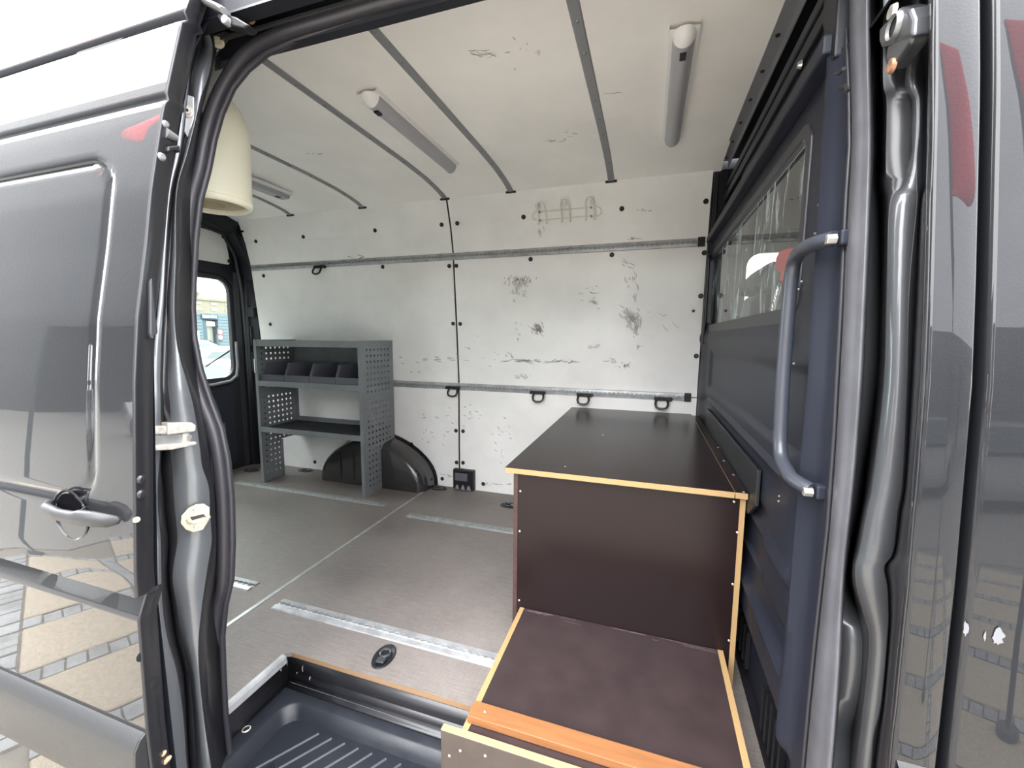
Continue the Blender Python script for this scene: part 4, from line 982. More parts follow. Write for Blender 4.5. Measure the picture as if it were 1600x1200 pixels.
slab([(231,697),(308,690),(308,695),(270,703),(231,705)], -.950, .04, 'lower_arm', 'chrome')
b = MB(); p = [P(x, y, 0, -1.0) for x, y in ((296,652),(318,650),(326,668),(327,700),(312,716),(300,716))]; b.prism([(q.y, q.z) for q in p], 0, -1.04, -1.004); b.build('grease_pocket', M['cap'], t)
t = thing('striker_plate', 'pale galvanised striker plate with a hooped bar on the left pillar', 'striker')
NP = Vector((.707, -.707, 0)); OP = Vector((-.985, .615, 0))
def PN(px, py, off=0, N=NP, O=OP):
    d = _R*((px-800)/FPX)+_D*((py-600)/FPX)+_f; return CAM+d*(((O+N*off-CAM).dot(N))/d.dot(N))
def plate(pxs, off, th, nm, mt, par, bev=.0015):
    a = [PN(x, y, off) for x, y in pxs]; c = [p-NP*th for p in a]; n = len(a)
    b = MB(); b.add(a+c, [tuple(range(n)), tuple(range(n, 2*n))[::-1]]+[(i, (i+1) % n, (i+1) % n+n, i+n) for i in range(n)]); return b.build(nm, mt, par, bev=bev)
sp_ = plate(((305,789),(318,788),(327,794),(327,812),(317,828),(302,832),(290,828),(282,818),(283,806),(294,794)), .0065, .006, 'plate', M['pale'], t)
plate(((297,808),(318,803),(321,807),(300,813)), .0068, .002, 'bar_slot', M['capc'], sp_, 0)
b = MB(); b.tube([PN(294, 812, .006), PN(297, 815, .018), PN(303, 817, .022), PN(322, 812, .022), PN(326, 808, .018), PN(323, 805, .006)], .0042, 8); b.build('striker_bar', M['pale'], t, smooth=True)
for px, py in ((306.5,796.5),(307,823)):
    b = MB(); b.cyl(PN(px, py, .0066), NP, .0062, .003, 12, .004); b.build('bolt', M['pale'], sp_, smooth=50)

# upper hinge arm and bolted plates by the top of the left pillar
t = thing('roller_guide', 'grey upper guide arm of the sliding door with a dark roller bracket', 'mechanism')
pa = [P(x, y, 1, .70) for x, y in ((300,-12),(322,3),(345,14),(352,19))]
b = MB(); b.tube(pa, .011, 8, sq=(1.2, .6)); b.build('arm_bar', M['rib'], t, smooth=True)
a = [P(x, y, 1, .705) for x, y in ((341,18),(368,26),(388,38),(380,44),(345,36),(338,26))]
b = MB(); b.prism([(q.x, q.z) for q in a], 1, .705, .73); rbk = b.build('roller_bracket', M['cap'], t, bev=.003)
b = MB(); b.cyl(P(349, 29, 1, .695), (0, 1, 0), .0085, .014, 12); b.build('roller_bolt', M['rib'], rbk, bev=.002)
for q in (P(378, 18, 1, .73), P(328, 24, 1, .74)): b = MB(); b.cyl(q, (0, 1, 0), .010, .025, 12); b.build('rusty_roller', M['bracket'], t, bev=.002)
OP = P(293, 174, 0, -.975)
t = thing('hinge_plate', 'bright pointed steel plate with a torx bolt on the upper left pillar', 'plate')
def plate2(pxs, O_, off, th, nm, mt, par, bev=.0015):
    a = [PN(x, y, off, NP, O_) for x, y in pxs]; c = [p-NP*th for p in a]; n = len(a)
    b = MB(); b.add(a+c, [tuple(range(n)), tuple(range(n, 2*n))[::-1]]+[(i, (i+1) % n, (i+1) % n+n, i+n) for i in range(n)]); return b.build(nm, mt, par, bev=bev)
plate2(((293,148),(303,151),(303,184),(295,218),(291,212),(277,184),(277,176),(280,165)), OP, .012, .01, 'plate', M['alu'], t)
b = MB(); q = PN(293, 174, .012, NP, OP); b.cyl(q, NP, .012, .002, 16); b.cyl(q, NP, .0085, .006, 16, .007); b.build('torx_bolt', M['chrome'], t, smooth=50)
b = MB(); b.cyl(q+NP*.0062, NP, .0035, .0004, 6); b.build('torx_socket', M['cap'], t)
OP = P(341, 67, 0, -.97)
t = thing('corner_bracket', 'pale corner bracket with a round screw beside the bend of the seal', 'bracket')
plate2(((318,60),(350,48),(360,52),(355,62),(340,80),(326,92),(316,80)), OP, .008, .01, 'plate', M['jamb'], t)
b = MB(); q = PN(341, 67, .008, NP, OP); b.cyl(q, NP, .0125, .002, 16); b.cyl(q, NP, .008, .005, 16, .006); b.build('screw_head', M['pale'], t, smooth=50)

# ---- guide block on the right pillar
t = thing('guide_block', 'chromed guide block with a round hole on the right pillar top', 'latch')
def PX(x, y, X): return P(x, y, 0, X)
a = [PX(x, y, .298) for x, y in ((1372,46),(1404,12),(1420,14),(1426,30),(1424,58),(1400,66),(1376,76),(1372,66))]
b = MB(); b.prism([(q.y, q.z) for q in a], 0, .298, .325); hb = b.build('block_body', M['jamb'], t, bev=.005, seg=3)
c0 = PX(1396, 42, .295)
b = MB(); b.lathe([(.0115, .0), (.0145, -.003), (.0165, .0), (.0165, .006)], c0, 20, 'x'); b.build('socket_rim', M['rivet'], hb, smooth=50)
b = MB(); b.lathe([(0, .001), (.012, .001)], c0, 20, 'x'); b.build('socket_hole', M['cap'], hb)
a = [PX(x, y, .30) for x, y in ((1385,72),(1398,62),(1424,54),(1420,68),(1400,98),(1388,112),(1383,92))]
b = MB(); b.prism([(q.y, q.z) for q in a], 0, .300, .322); b.build('lower_lug', M['jamb'], t, bev=.005, seg=3)
b = MB(); b.lathe([(.0, .0), (.006, -.003), (.0085, -.002), (.010, .003)], PX(1393, 19, .297), 14, 'x'); b.build('bolt', M['screw'], t, smooth=50)
b = MB(); b.lathe([(.0, .0), (.006, -.003), (.0085, -.002), (.010, .003)], PX(1392, 103, .299), 14, 'x'); b.build('rusty_bolt', M['bracket'], t, smooth=50)

# ---- sliding door, slid back along the body
sdr = thing('sliding_door', 'grey anthracite sliding door slid back on the left, with black recess handle', 'door')
DX = -.900
def doory(x, z):
    y = door(z)
    # upper crease lip and belt crease
    y += .006*(1-abs(z-1.478)/.012) if abs(z-1.478) < .012 else 0
    y += .010*(1-abs(z-1.652)/.012) if abs(z-1.652) < .012 else 0
    if z <= .535: y += .004
    if .49 <= z <= .535: y += .016*(z-.49)/.045-.004
    if z < .49: y -= .004
    # pressed field outline
    d = sdf(x, z)
    if abs(d) < .009: y += .006*(1-abs(d)/.009)
    if d < 0: y += .002
    return y
FRX0, FRX1, FRZ0, FRZ1, FRR = -2.4, -1.015, .705, 1.375, .07
def sdf(x, z):
    cx, cz, hx, hz = (FRX0+FRX1)/2, (FRZ0+FRZ1)/2, (FRX1-FRX0)/2-FRR, (FRZ1-FRZ0)/2-FRR
    qx, qz = abs(x-cx)-hx, abs(z-cz)-hz
    return math.hypot(max(qx, 0), max(qz, 0))+min(max(qx, qz), 0)-FRR
zs = sorted(set([round(-.28+.012*k, 4) for k in range(195)]+[.489, .4905, .534, .536, .5375, 1.466, 1.49, 1.478, .699, .705, .711, 1.369, 1.375, 1.381]))
xs = [-2.3+.05*k for k in range(18)]+[-1.42+.01*k for k in range(53)]
xs = sorted(set(round(x, 4) for x in xs if x <= DX)); xs[-1] = DX
b = MB(); b.grid([[(x, doory(x, z), z) for x in xs] for z in zs]); b.build('outer_skin', M['paint'], sdr, smooth=60)
rows = []
for z in zs:
    y0 = doory(DX, z); rows.append([(DX, y0, z), (DX+.0025, y0+.002, z), (DX+.002, y0+.006, z), (DX, y0+.024, z), (DX-.006, y0+.028, z), (DX-.007, y0+.038, z)])
b = MB(); b.grid(rows); b.build('door_end', M['jamb_dark'], sdr, smooth=60)
b = MB(); b.grid([[(x, doory(DX, z)+.038, z) for x in (-2.3, DX-.008)] for z in (-.28, .5, 1.0, 1.3, 1.6, 2.0)]); b.build('inner_skin', M['dark'], sdr)
# rub strip
rsz = [(.100, -.002), (.103, -.014), (.13, -.021), (.20, -.023), (.235, -.020), (.252, -.010), (.258, .0)]
b = MB(); b.grid([[(x, door(z)+o, z) for x in (-2.3, -1.6, DX-.035, DX-.004)] for z, o in rsz]); rs = b.build('rub_strip', M['clad'], sdr, smooth=60)
b = MB(); b.prism([(door(z)+o, z) for z, o in rsz], 0, DX-.004, DX-.0035+.004); b.build('strip_end_cap', M['clad'], rs, bev=.001)
b = MB(); b.tube([(-2.3, door(.09)-.001, .094), (DX, door(.09)-.001, .094)], .004, 6); b.build('strip_shadow_gap', M['cap'], rs)
# handle: recess dish with painted shade, and bar
hc = P(115, 803, 1, door(.70))
hz0 = hc.z; hx0 = hc.x; hy = door(hz0)
b = MB(); b.mi = 0
rows = []
for k, (rr_, yy) in enumerate(((1.06, -.0015), (1.0, -.003), (.96, -.001), (.93, -.0004))):
    rows.append([(hx0+.052*rr_*cos(2*pi*j/36), hy+yy-.0015, hz0+.050*rr_*sin(2*pi*j/36)) for j in range(37)])
b.grid(rows); hr = b.build('handle_recess', M['paint'], sdr, smooth=True)
b = MB(); b.add([(hx0+.047*cos(pi*j/24), hy-.0024, hz0-.004+.048*sin(pi*j/24)) for j in range(25)], [tuple(range(25))]); b.build('recess_shade', M['handle_shade'], hr)  # flat black half-disc painting the shade in the dish's upper half
# bar: measured ends on the skin
ha, hb_ = P(70, 789, 1, hy-.014), P(181, 814, 1, hy-.010)
secs = []
for u, rz_, ry, dy, dz in ((0, .004, .004, .012, .001), (.03, .010, .008, .004, .001), (.12, .0115, .009, -.010, .001), (.35, .0115, .009, -.014, -.003), (.55, .0125, .010, -.014, -.002), (.64, .0150, .011, -.014, .001), (.8, .0150, .011, -.010, .001), (.93, .0125, .009, -.004, 0), (.985, .008, .006, .004, -.001), (1, .002, .002, .006, -.001)):
    c = ha.lerp(hb_, u)+Vector((0, dy, dz)); secs.append([c+Vector((0, ry*cos(2*pi*j/14), rz_*sin(2*pi*j/14))) for j in range(14)])
b = MB(); vs = [v for r in secs for v in r]; n = 14
b.add(vs, [(i*n+j, i*n+(j+1) % n, (i+1)*n+(j+1) % n, (i+1)*n+j) for i in range(len(secs)-1) for j in range(n)]+[tuple(range(n)), tuple((len(secs)-1)*n+j for j in range(n))])
hbar = b.build('door_handle', M['grip'], sdr, smooth=True)
c = ha.lerp(hb_, .60); b = MB(); b.tube([c+Vector((0, .0106*cos(2*pi*j/20), .0152*sin(2*pi*j/20)-.0005)) for j in range(20)], .0008, 5, closed=True); b.build('handle_joint', M['cap'], hbar)
# bolts, stops and bumpers on the door end
for px, py, r, mt in ((221,749,.009,'jamb_dark'),(221,772,.009,'jamb_dark'),(213,812,.006,'pale'),(258,194,.007,'rivet'),(252,245,.008,'rivet')):
    b = MB(); b.lathe([(0, .004), (r*.5, .005), (r*.8, .004), (r, 0)], P(px, py, 0, DX+.001), 14, 'x'); b.build('end_bolt', M[mt], sdr, smooth=50)
for pp, nm in (([(238,434),(244,500),(247,520),(238,528),(233,520),(233,440)], 'rubber_buffer'), ([(232,518),(240,520),(242,530),(236,530)], 'rubber_buffer')):
    a = [P(x, y, 0, DX+.004) for x, y in pp]; b = MB(); b.prism([(q.y, q.z) for q in a], 0, DX-.01, DX+.006); b.build(nm, M['rubber'], sdr, bev=.003)
p0, p1 = P(258, 207, 0, DX), P(276, 216, 0, DX)
b = MB(); b.tube([p0, p0.lerp(p1, .5), p1], [.010, .008, .006], 10); b.build('guide_pin', M['rivet'], sdr, smooth=50)
a = [P(x, y, 0, DX) for x, y in ((256,230),(274,228),(276,240),(268,236),(256,238))]; b = MB(); b.prism([(q.y, q.z) for q in a], 0, DX, DX+.012); b.build('catch_hook', M['cap'], sdr, bev=.002)
b = MB(); b.box(DX-.02, DX+.003, .555, .60, .60, .87); 
for px, py, rx, rz in ((222,1025,.010,.020),(240,1070,.012,.010)):
    p = P(px, py, 0, DX+.001); b = MB(); b.lathe([(0, .001), (rx, 0)], p, 14, 'x'); b.build('drain_plug', M['cap'], sdr)
t_ = mat('rust_mud', (.30, .20, .13), .9, var=.4, vs=60)
b = MB(); 
for px, py in ((254,1178),(262,1186),(258,1190)): b.lathe([(0, -.006), (.005, -.003), (.007, .002), (0, .005)], P(px, py, 0, DX-.004), 8)
b.build('dried_mud', t_, sdr)

# ---- B pillar skin and front door
bp_ = thing('trim_7', 'grey metallic body panel between the folded pillar and the front door gap', 'body panel', kind=ST)
zs = [-.3+.04*k for k in range(58)]
b = MB(); b.grid([[(.3175, body(z)+.030, z), (.309, body(z)+.010, z), (.3075, body(z)+.0025, z), (.3085, body(z)+.0002, z), (.3105, body(z)-.0009, z), (.313, body(z)-.001, z), (.330, body(z)-.001, z), (.3485, body(z)-.001, z), (.3502, body(z)-.0004, z), (.3515, body(z)+.003, z), (.352, body(z)+.02, z), (.352, body(z)+.06, z)] for z in zs])
b.build('pillar_skin', M['paint'], bp_, smooth=60)
b = MB(); b.grid([[(x, body(z)+.05, z) for x in (.349, .368)] for z in zs]); b.build('gap_seal', M['cap'], bp_)
b = MB(); b.grid([[(x, body(z)+o, z) for x in (.3125, .3475)] for z, o in ((.37, -.002), (.375, -.010), (.45, -.016), (.505, -.012), (.515, 0))]); b.build('rub_strip', M['clad'], bp_, smooth=60)
M['chip'] = mat('chip_primer', (.13, .135, .145), .8)
def chip(px, py, w_, h_, parent):
    p = P(px, py, 1, body(.68)-.0045); n = 18; b = MB()
    b.add([(p.x+w_*cos(2*pi*k/n)*random.uniform(.55, 1.1), p.y+.002, p.z+h_*sin(2*pi*k/n)*random.uniform(.6, 1.1)) for k in range(n)], [tuple(range(n))]); b.build('paint_chip', M['chip'], parent)
chip(1511, 984, .003, .010, bp_)
fd = thing('front_door', 'grey metallic front door edge with a chipped spot at the far right', 'door')
b = MB(); b.grid([[(.3605, body(z)+.06, z), (.3605, body(z)+.012, z), (.3612, body(z)+.003, z), (.3645, body(z)-.0015, z), (.368, body(z)-.002, z), (.50, body(z)-.002, z), (.9, body(z)-.002, z), (1.3, body(z)+.0, z)] for z in zs], skip=lambda i, j: j >= 5 and 1.02 < zs[i] < 1.8); b.build('outer_skin', M['paint'], fd, smooth=60)
chip(1562, 996, .0065, .011, fd); chip(1541, 996, .0012, .006, fd)

# ---- cab seen through the bulkhead window
cb = thing('cab_shell', 'dark cab interior beyond the bulkhead window', 'cab', kind=ST)
b = MB(); b.ring(rrect(.33, 2.1, -.3, 1.95, .02), rrect(.47, 1.35, 1.06, 1.47, .07), 1, 2.50, 2.53); b.build('far_door_panel', M['cap'], cb)
b = MB(); b.box(.40, 2.1, .66, 2.5, 1.90, 1.93); b.box(.40, 2.2, .66, 2.5, -.32, -.28); b.box(2.05, 2.1, .66, 2.5, -.3, .95); b.build('cab_lining', M['pad'], cb)
def seat(label, yc, top, x0):
    t = thing('cab_seat', label, 'seat', group='cab seats behind the bulkhead window')
    b = MB(); b.prism([(x0+.02, .1), (x0+.18, .1), (x0+.16, top-.13), (x0+.10, top-.10), (x0+.04, top-.12)], 1, yc-.24, yc+.24); b.build('backrest', M['pad'], t, bev=.03, smooth=True)
    b = MB(); b.prism([(x0, top-.12), (x0+.02, top-.05), (x0+.06, top-.008), (x0+.10, top), (x0+.15, top-.03), (x0+.16, top-.14)], 1, yc-.13, yc+.13); b.build('headrest', M['pad'], t, bev=.02, smooth=True)
    b = MB(); b.box(x0+.04, x0+.6, yc-.24, yc+.24, -.28, .12); b.build('seat_base', M['pad'], t, bev=.03)
seat('dark cab seat on the near side, tucked below the bulkhead window', 1.36, 1.13, .40); seat('dark cab seat with rounded headrest in front of the bright cab window', 2.08, 1.345, .385)
t = thing('red_cap', 'red cloth cap and strap hanging in the cab beside the bulkhead window edge', 'cap')
a = [P(x, y, 0, .345) for x, y in ((1245,386),(1232,388),(1222,392),(1217,402),(1216,416),(1219,424),(1224,427),(1222,441),(1229,443),(1245,443))]
b = MB(); b.prism([(q.y, q.z) for q in a], 0, .335, .365); b.build('cloth_body', M['red'], t, bev=.010, seg=3, smooth=True)

# ================================================================== OUTSIDE
gd = thing('pavement', 'sand coloured slab square edged with grey cobbles outside the van', 'pavement', kind=ST)
b = MB(); b.box(-80, 60, -60, 60, G-.2, G-.012); b.build('joint_bed', M['joint'], gd)
b = MB(); b.box(-80, -4.9, -60, 60, G-.012, G); b.box(-4.9, 60, -60, -4.6, G-.012, G); b.box(-4.9, 60, .75, 60, G-.012, G); b.box(3.4, 60, -4.6, .75, G-.012, G); b.build('paving_field', M['asph'], gd)
SP = .62; CW = .13; sl0 = None
TH = R_(24); ct_, st_ = cos(TH), sin(TH)
cb_ = MB()
for i in range(-12, 13):
    for j in range(-12, 13):
        u, v = i*SP, j*SP
        def TR(a, b2): return (-.8+a*ct_-b2*st_, -1.9+a*st_+b2*ct_)
        cx, cy = TR(u+SP/2+CW/2, v+SP/2+CW/2)
        if not (-4.7 < cx < 3.3 and -4.4 < cy < .55): continue
        if sl0 is None:
            h = (SP-CW)/2-.004; s_ = MB(); s_.box(-h, h, -h, h, G-.012, G+.004); sl0 = s_.build('slab', M['slab'], gd, bev=.006, seg=1); sl0.location = (cx, cy, 0); sl0.rotation_euler.z = TH
        else:
            o = sl0.copy(); C.objects.link(o); o.parent = gd; o.location = (cx, cy, random.uniform(-.003, .002)); o.rotation_euler.z = TH+random.uniform(-.006, .006)
        for k in range(6):
            for (a, b2, la, lb) in ((u+CW+k*.082+.04, v+CW/2, .036, .055), (u+CW/2, v+CW+k*.082+.04, .055, .036)):
                q = TR(a, b2); M4 = Matrix.Translation((q[0], q[1], 0)) @ Matrix.Rotation(TH+random.uniform(-.05, .05), 4, 'Z')
                cb_.box(-la, la, -lb, lb, G-.012, G+random.uniform(-.004, .004), M4)
        q = TR(u+CW/2, v+CW/2); cb_.box(-.055, .055, -.055, .055, G-.012, G, Matrix.Translation((q[0], q[1], 0)) @ Matrix.Rotation(TH, 4, 'Z'))
o = cb_.build('cobbles', M['cobble'], gd); o['kind'] = 'stuff'

# cars
def make_car(label, mt, loc, rz, hatch=False, L_=4.4, Wd=1.8, Hh=1.45, group='parked cars outside'):
    t = thing('car', label, 'car', loc=loc, group=group); t.rotation_euler.z = rz
    def hull(prof, z0): return prof
    # side profile (x from rear to front, z)
    top = [(-2.2, .62), (-2.15, .95), (-1.75, 1.02), (-1.25, 1.36), (-.5, 1.45), (.3, 1.42), (1.05, 1.02), (1.9, .86), (2.18, .70), (2.2, .45)] if not hatch else [(-2.2, .62), (-2.18, 1.0), (-1.95, 1.30), (-1.5, 1.45), (-.5, 1.50), (.4, 1.45), (1.1, 1.04), (1.9, .92), (2.18, .74), (2.2, .45)]
    k_ = Hh/1.45
    rows = []
    for x, z in top:
        z *= k_; ro = max(0, min(1, (z-.9)/.5)); hw = Wd/2*(1-.22*ro); hb2 = Wd/2*(.97 if abs(x) < 2.1 else .86)
        rows.append([(x*L_/4.4, -hb2, .22), (x*L_/4.4, -hb2*1.02, min(z, .6)), (x*L_/4.4, -max(hw, .6)*.99, min(z, .92)), (x*L_/4.4, -hw*.9, z*.985), (x*L_/4.4, -hw*.5, z), (x*L_/4.4, hw*.5, z), (x*L_/4.4, hw*.9, z*.985), (x*L_/4.4, max(hw, .6)*.99, min(z, .92)), (x*L_/4.4, hb2*1.02, min(z, .6)), (x*L_/4.4, hb2, .22)])
    b = MB(); b.grid(rows); n = 10
    b.add(rows[0], [tuple(range(n))]); b.add(rows[-1], [tuple(range(n))[::-1]])
    o = b.build('car_body', mt, t, smooth=50); o.location = (0, 0, 0)
    def panel(nm, pts, m_, d=.0, par=t):
        b = MB(); b.add(pts, [tuple(range(len(pts)))]); o = b.build(nm, m_, par, solid=.01); o.location = (0, 0, 0); return o
    ri = top.index(next(p for p in top if p[1] >= 1.3)); 
    lowr, highr = (top[2], top[3]) if not hatch else (top[1], top[3])
    def glass_between(pa, pb, nm):
        (xa, za), (xb, zb) = pa, pb; za *= k_; zb *= k_
        xa2, za2 = xa+(xb-xa)*.12, za+(zb-za)*.12; xb2, zb2 = xa+(xb-xa)*.9, za+(zb-za)*.9
        s_ = .014*(1 if xb > xa else 1)
        nx, nz2 = -(zb-za), (xb-xa); l_ = math.hypot(nx, nz2); nx, nz2 = nx/l_*.015, abs(nz2)/l_*.015
        panel(nm, [(xa2+nx, -Wd*.40, za2+nz2), (xa2+nx, Wd*.40, za2+nz2), (xb2+nx, Wd*.34, zb2+nz2), (xb2+nx, -Wd*.34, zb2+nz2)], M['carglass'])
    glass_between(lowr, highr, 'rear_window')
    f1, f2 = (top[6], top[5]); 
    (xa, za), (xb, zb) = f1, f2
    panel('windscreen', [(xa*.98, -Wd*.40, za*k_+.03), (xa*.98, Wd*.40, za*k_+.03), (xb+.1, Wd*.34, zb*k_-.0), (xb+.1, -Wd*.34, zb*k_)], M['carglass'])
    for s_ in (-1, 1):
        panel('side_window', [(-1.35, s_*Wd*.475, .95*k_), (.85, s_*Wd*.475, .95*k_), (.25, s_*Wd*.405, 1.34*k_), (-1.05, s_*Wd*.405, 1.34*k_)], M['carglass'])
        for x in (-1.35, 1.38):
            b = MB(); b.cyl((x*L_/4.4, s_*Wd/2-.10*(1 if s_ > 0 else -1)-.1, .31), (0, 1, 0), .31, .2, 20); o = b.build('wheel', M['tyre'], t, bev=.02); o.location = (0, 0, 0)
        b = MB(); b.box(-2.22, -2.05, s_*Wd*.30-.12, s_*Wd*.30+.12, .72*k_, .88*k_); o = b.build('tail_light', M['taillight'], t, bev=.02); o.location = (0, 0, 0)
        b = MB(); b.box(2.02, 2.19, s_*Wd*.32-.14, s_*Wd*.32+.14, .62, .74); o = b.build('headlight', M['lens'], t, bev=.02); o.location = (0, 0, 0)
    return t
p = P(318, 560, 0, -9.0)
make_car('white saloon car nearest behind the van, seen through the rear window', M['carwhite'], (-9.4, 6.15, G), R_(200), True, 4.3, 1.8, 1.12)
make_car('pale blue estate car parked beyond the white cars behind the van', M['carblue'], (-17.5, 11.8, G), R_(100), True, 4.6, 1.85, 1.46)
make_car('white hatchback with a red tail light parked right behind the van', M['carwhite'], (-11.9, 9.9, G), R_(62), True, 4.1, 1.75, 1.30)
for i, (x, y, r, l) in enumerate(((-6.2, -6.5, 5, 'white car parked across the square to the left of the van'), (-11.4, -7.2, 8, 'second white car parked across the square'), (-1.0, -9.2, 0, 'white car parked across the square opposite the open door'), (4.6, -8.6, -6, 'white car parked across the square opposite the cab'))):
    make_car(l, M['carwhite'], (x, y, G), R_(r), i % 2 == 0)

# red teardrop flags out in the square (mirrored in the door and pillar paint)
def flag(label, x, y, zc, h, w_, lean):
    t = thing('teardrop_flag', label, 'flag', loc=(x, y, G), group=None)
    ztop = zc+h*.5-G; n = 18
    L_ = []; R2 = []
    for k in range(n+1):
        u = k/n; z = ztop-h+h*u; wd = w_*(sin(pi*min(1, u**.62))**.8 if 0 < u < 1 else 0); L_.append((-lean*wd*.0, 0, z)); R2.append((lean*wd, .02*sin(u*9), z))
    b = MB(); b.grid([[a, ((a[0]+c[0])/2, .015, a[2]), c] for a, c in zip(L_, R2)]); o = b.build('sail', M['red'], t, smooth=True, solid=.002); o.location = (0, 0, 0)
    b = MB(); b.tube([(0, 0, .02), (0, 0, ztop-h*.5), (0, 0, ztop)], [.016, .012, .006], 8); o = b.build('pole', M['bldgl'], t); o.location = (0, 0, 0)
    b = MB(); b.cyl((0, 0, .006), (0, 0, 1), .06, .04, 20); o = b.build('base_plate', M['bldgl'], t, bev=.005); o.location = (0, 0, 0)
flag('red teardrop flag on a pole standing in the square off to the left', -4.6, -.95, 4.1, .95, .45, -1)
flag('red teardrop flag on a pole standing in the square off to the right', 1.45, -1.35, 3.0, 1.2, 1.3, 1)

# grey clad hall behind the van
t = thing('industrial_hall', 'low blue-grey clad hall with a roller shutter and dark name board', 'building')
XB = -30
b = MB(); b.box(XB-8, XB-.95, 12, 40, G, P(340, 489, 0, XB).z); b.build('hall_block', M['bldg'], t)
ztop = P(330, 489, 0, XB).z
n = 14
for k in range(n):
    z0 = G+(ztop-G)*k/n; z1 = G+(ztop-G)*(k+1)/n-.02
    da, db = P(321, 520, 0, XB).y, P(345, 520, 0, XB).y; dz = P(333, 500, 0, XB).z
    if z0 > dz-.05: b = MB(); b.box(XB-.95, XB-.22, 12, 40, z0, z1); b.build('cladding_panel', M['bldg'], t)
    else:
        for ya, yb in ((12, da), (db, 40)): b = MB(); b.box(XB-.95, XB-.22, ya, yb, z0, z1); b.build('cladding_panel', M['bldg'], t)
b = MB(); b.box(XB-.9, XB-.8, da, db, G, dz); b.build('shutter', M['shutter'], t)
b = MB(); b.box(XB-.9, XB-.3, da-.02, da+.35, G, dz); b.build('door_reveal', M['bldgl'], t)
b = MB(); b.box(XB-.7, XB-.5, da+.4, db, dz-.45, dz-.1); b.build('shutter_box', M['white'], t, bev=.05)
ya, yb, za, zb = P(317, 495, 0, XB).y, P(343, 495, 0, XB).y, P(330, 498, 0, XB).z, P(330, 491.5, 0, XB).z
b = MB(); b.box(XB-.22, XB-.12, ya, yb, za, zb); sb = b.build('name_board', M['bldgl'], t)
b = MB(); hL = zb-za
for w0_, w1_, n_l in ((.06, .50, 7), (.56, .90, 5)):
    for k in range(n_l):
        y0 = ya+(yb-ya)*(w0_+(w1_-w0_)*k/n_l); dy = (yb-ya)*(w1_-w0_)/n_l*.74
        b.box(XB-.12, XB-.10, y0, y0+dy, za+hL*.24, za+hL*(.78 if k else .86))
o = b.build('blurred_lettering', M['text'], sb); o['kind'] = 'stuff'
ya, yb = P(305, 510, 0, XB).y, P(312, 510, 0, XB).y
b = MB(); b.box(XB-.22, XB-.1, ya, yb, G, P(308, 517, 0, XB).z); b.build('white_door', M['white'], t)
for x in (303.5, 339):
    q = P(x, 523, 0, XB+2); b = MB(); b.cyl((q.x, q.y, G), (0, 0, 1), .07, q.z-G, 10); tag(b.build('bollard', M['bldgl'], None), 'dark bollard standing %s the roller shutter of the grey hall' % ('in front of' if x > 310 else 'left of'), 'bollard', 'bollards in front of the hall')
q = P(349, 524, 0, XB+.2); b = MB(); b.box(XB-.22, XB-.1, q.y-.22, q.y+.22, q.z-.35, q.z+.5); sg = b.build('warning_sign', mat('sign_plum', (.07, .035, .04), .6), t)
for dz_ in (-.15, .25): b = MB(); b.cyl((XB-.1, q.y, q.z+dz_), (1, 0, 0), .14, .02, 14); b.build('sign_disc', M['white'], sg)

def block(name, label, x0, x1, y0, y1, z1, wall_m, win_m, side, nx, nz, cat='building', group=None, ww=.45, wh=.5, z0w=1.2, steps=()):
    t = thing(name, label, cat, group=group)
    b = MB(); b.box(x0, x1, y0, y1, G, z1); b.build('facade', wall_m, t)
    b = MB(); b.box(x0-.15, x1+.15, y0-.15, y1+.15, z1, z1+.35); b.build('roof_parapet', wall_m, t)
    w0 = None
    for i in range(nx):
        for j in range(nz):
            zc_ = G+z0w+(z1-G-z0w)*(j+.5)/nz; hz = (z1-G-z0w)/nz*wh/2
            if side == '+y': c = x0+(x1-x0)*(i+.5)/nx; hw = (x1-x0)/nx*ww/2; L3 = (c, y1, zc_); S3 = (hw, .06, hz)
            else: c = y0+(y1-y0)*(i+.5)/nx; hw = (y1-y0)/nx*ww/2; L3 = (x1, c, zc_); S3 = (.06, hw, hz)
            if w0 is None:
                b = MB(); b.box(-S3[0], S3[0], -S3[1], S3[1], -S3[2], S3[2]); w0 = b.build('window', win_m, t); w0.location = L3
            else: o = w0.copy(); C.objects.link(o); o.parent = t; o.location = L3
    return t
zb_ = lambda y, X: P(330, y, 0, X).z
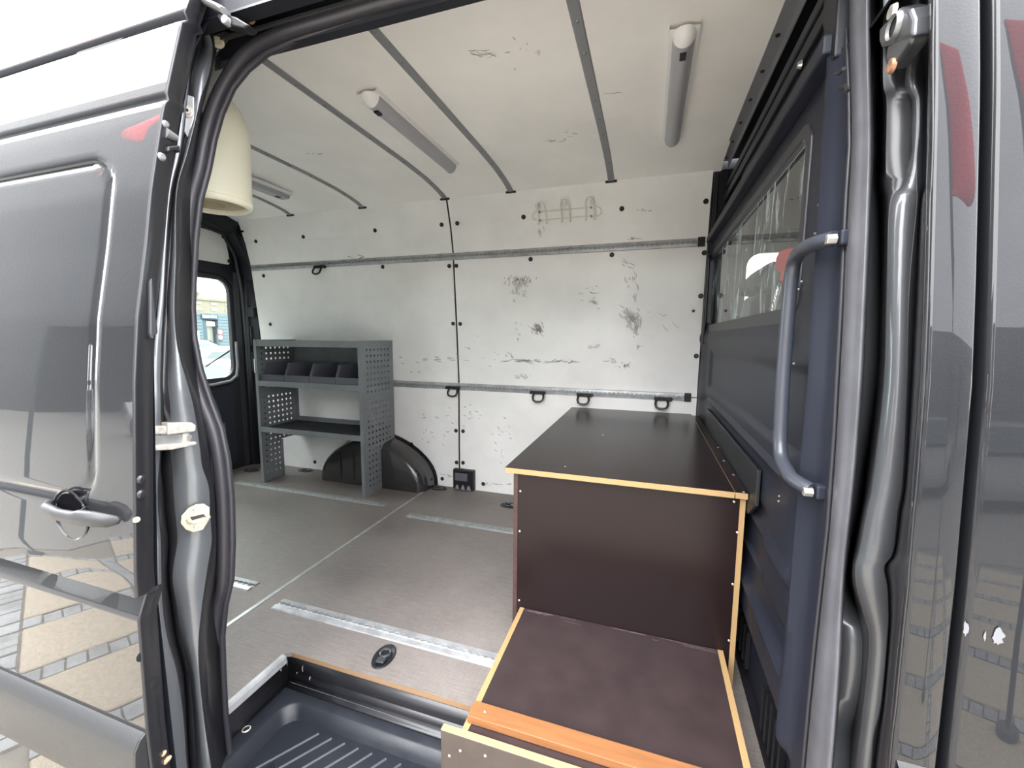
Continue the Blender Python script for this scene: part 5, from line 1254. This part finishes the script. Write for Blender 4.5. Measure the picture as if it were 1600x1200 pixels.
block('apartment_block', 'long beige apartment block rising behind the grey hall', -62, -55, 34, 62, zb_(470, -55), M['beige'], M['beiged'], '+x', 14, 4, ww=.4, wh=.4, z0w=3)
block('apartment_block', 'taller beige apartment wing at the left of the rear window view', -74, -68, 30, 48.5, zb_(461, -68), M['beige'], M['beiged'], '+x', 10, 5, ww=.4, wh=.4, z0w=3)
block('apartment_block', 'grey roofed block on the right of the rear window view', -74, -68, 54, 66, zb_(468, -68), M['apt'], M['beiged'], '+x', 6, 4, ww=.5, wh=.4, z0w=3)
# across the square: what the paint reflects
block('city_block', 'tall grey city block across the square from the open door', -34, -13, -34, -28, 11.5, M['apt'], M['beiged'], '+y', 12, 6, z0w=1.5)
block('city_block', 'beige city block further right across the square', -9, 6, -36, -30, 9.0, M['beige'], M['beiged'], '+y', 9, 5, z0w=1.5)
block('city_block', 'grey city block opposite the van cab', 10, 40, -34, -28, 12.0, M['apt'], M['beiged'], '+y', 14, 6, z0w=1.5)
for (xa, xb, lb) in ((-70, -14.5, 'unseen dark grey slab on columns, added to block sky from the door reflections'), (4.0, 34, 'unseen pale slab on columns, added to shape the front pillar reflections')):
    t = thing('blocker_slab', lb, 'building')  # unseen slab added to keep open sky out of the paint reflections
    b = MB(); b.box(xa, xb, -15, -9, 3.7, 24.0); b.build('raised_blocker', M['office'] if xa < 0 else M['blocker_l'], t)
    if xa < -20: b = MB(); b.box(-70, -23.5, -15, -9, G, 3.7); b.build('blocker_wing', M['office'], t)
    for k in range(3):
        x = (-22.5 if xa < 0 else 5)+3.6*k
        b = MB(); b.box(x, x+.4, -14.5, -14.1, G, 3.7); b.build('column', M['bldgl'], t)
t = thing('market_stall', 'long red awning across the square behind the parked cars', 'awning')
b = MB(); b.box(-22, -3.5, -17, -15, 1.05, 1.6); b.build('awning_roof', M['rust'], t)
for x in (-21.5, -15.5, -9.5, -4):
    b = MB(); b.box(x-.05, x+.05, -15.2, -15.1, G, 1.1); b.build('post', M['bldgl'], t)
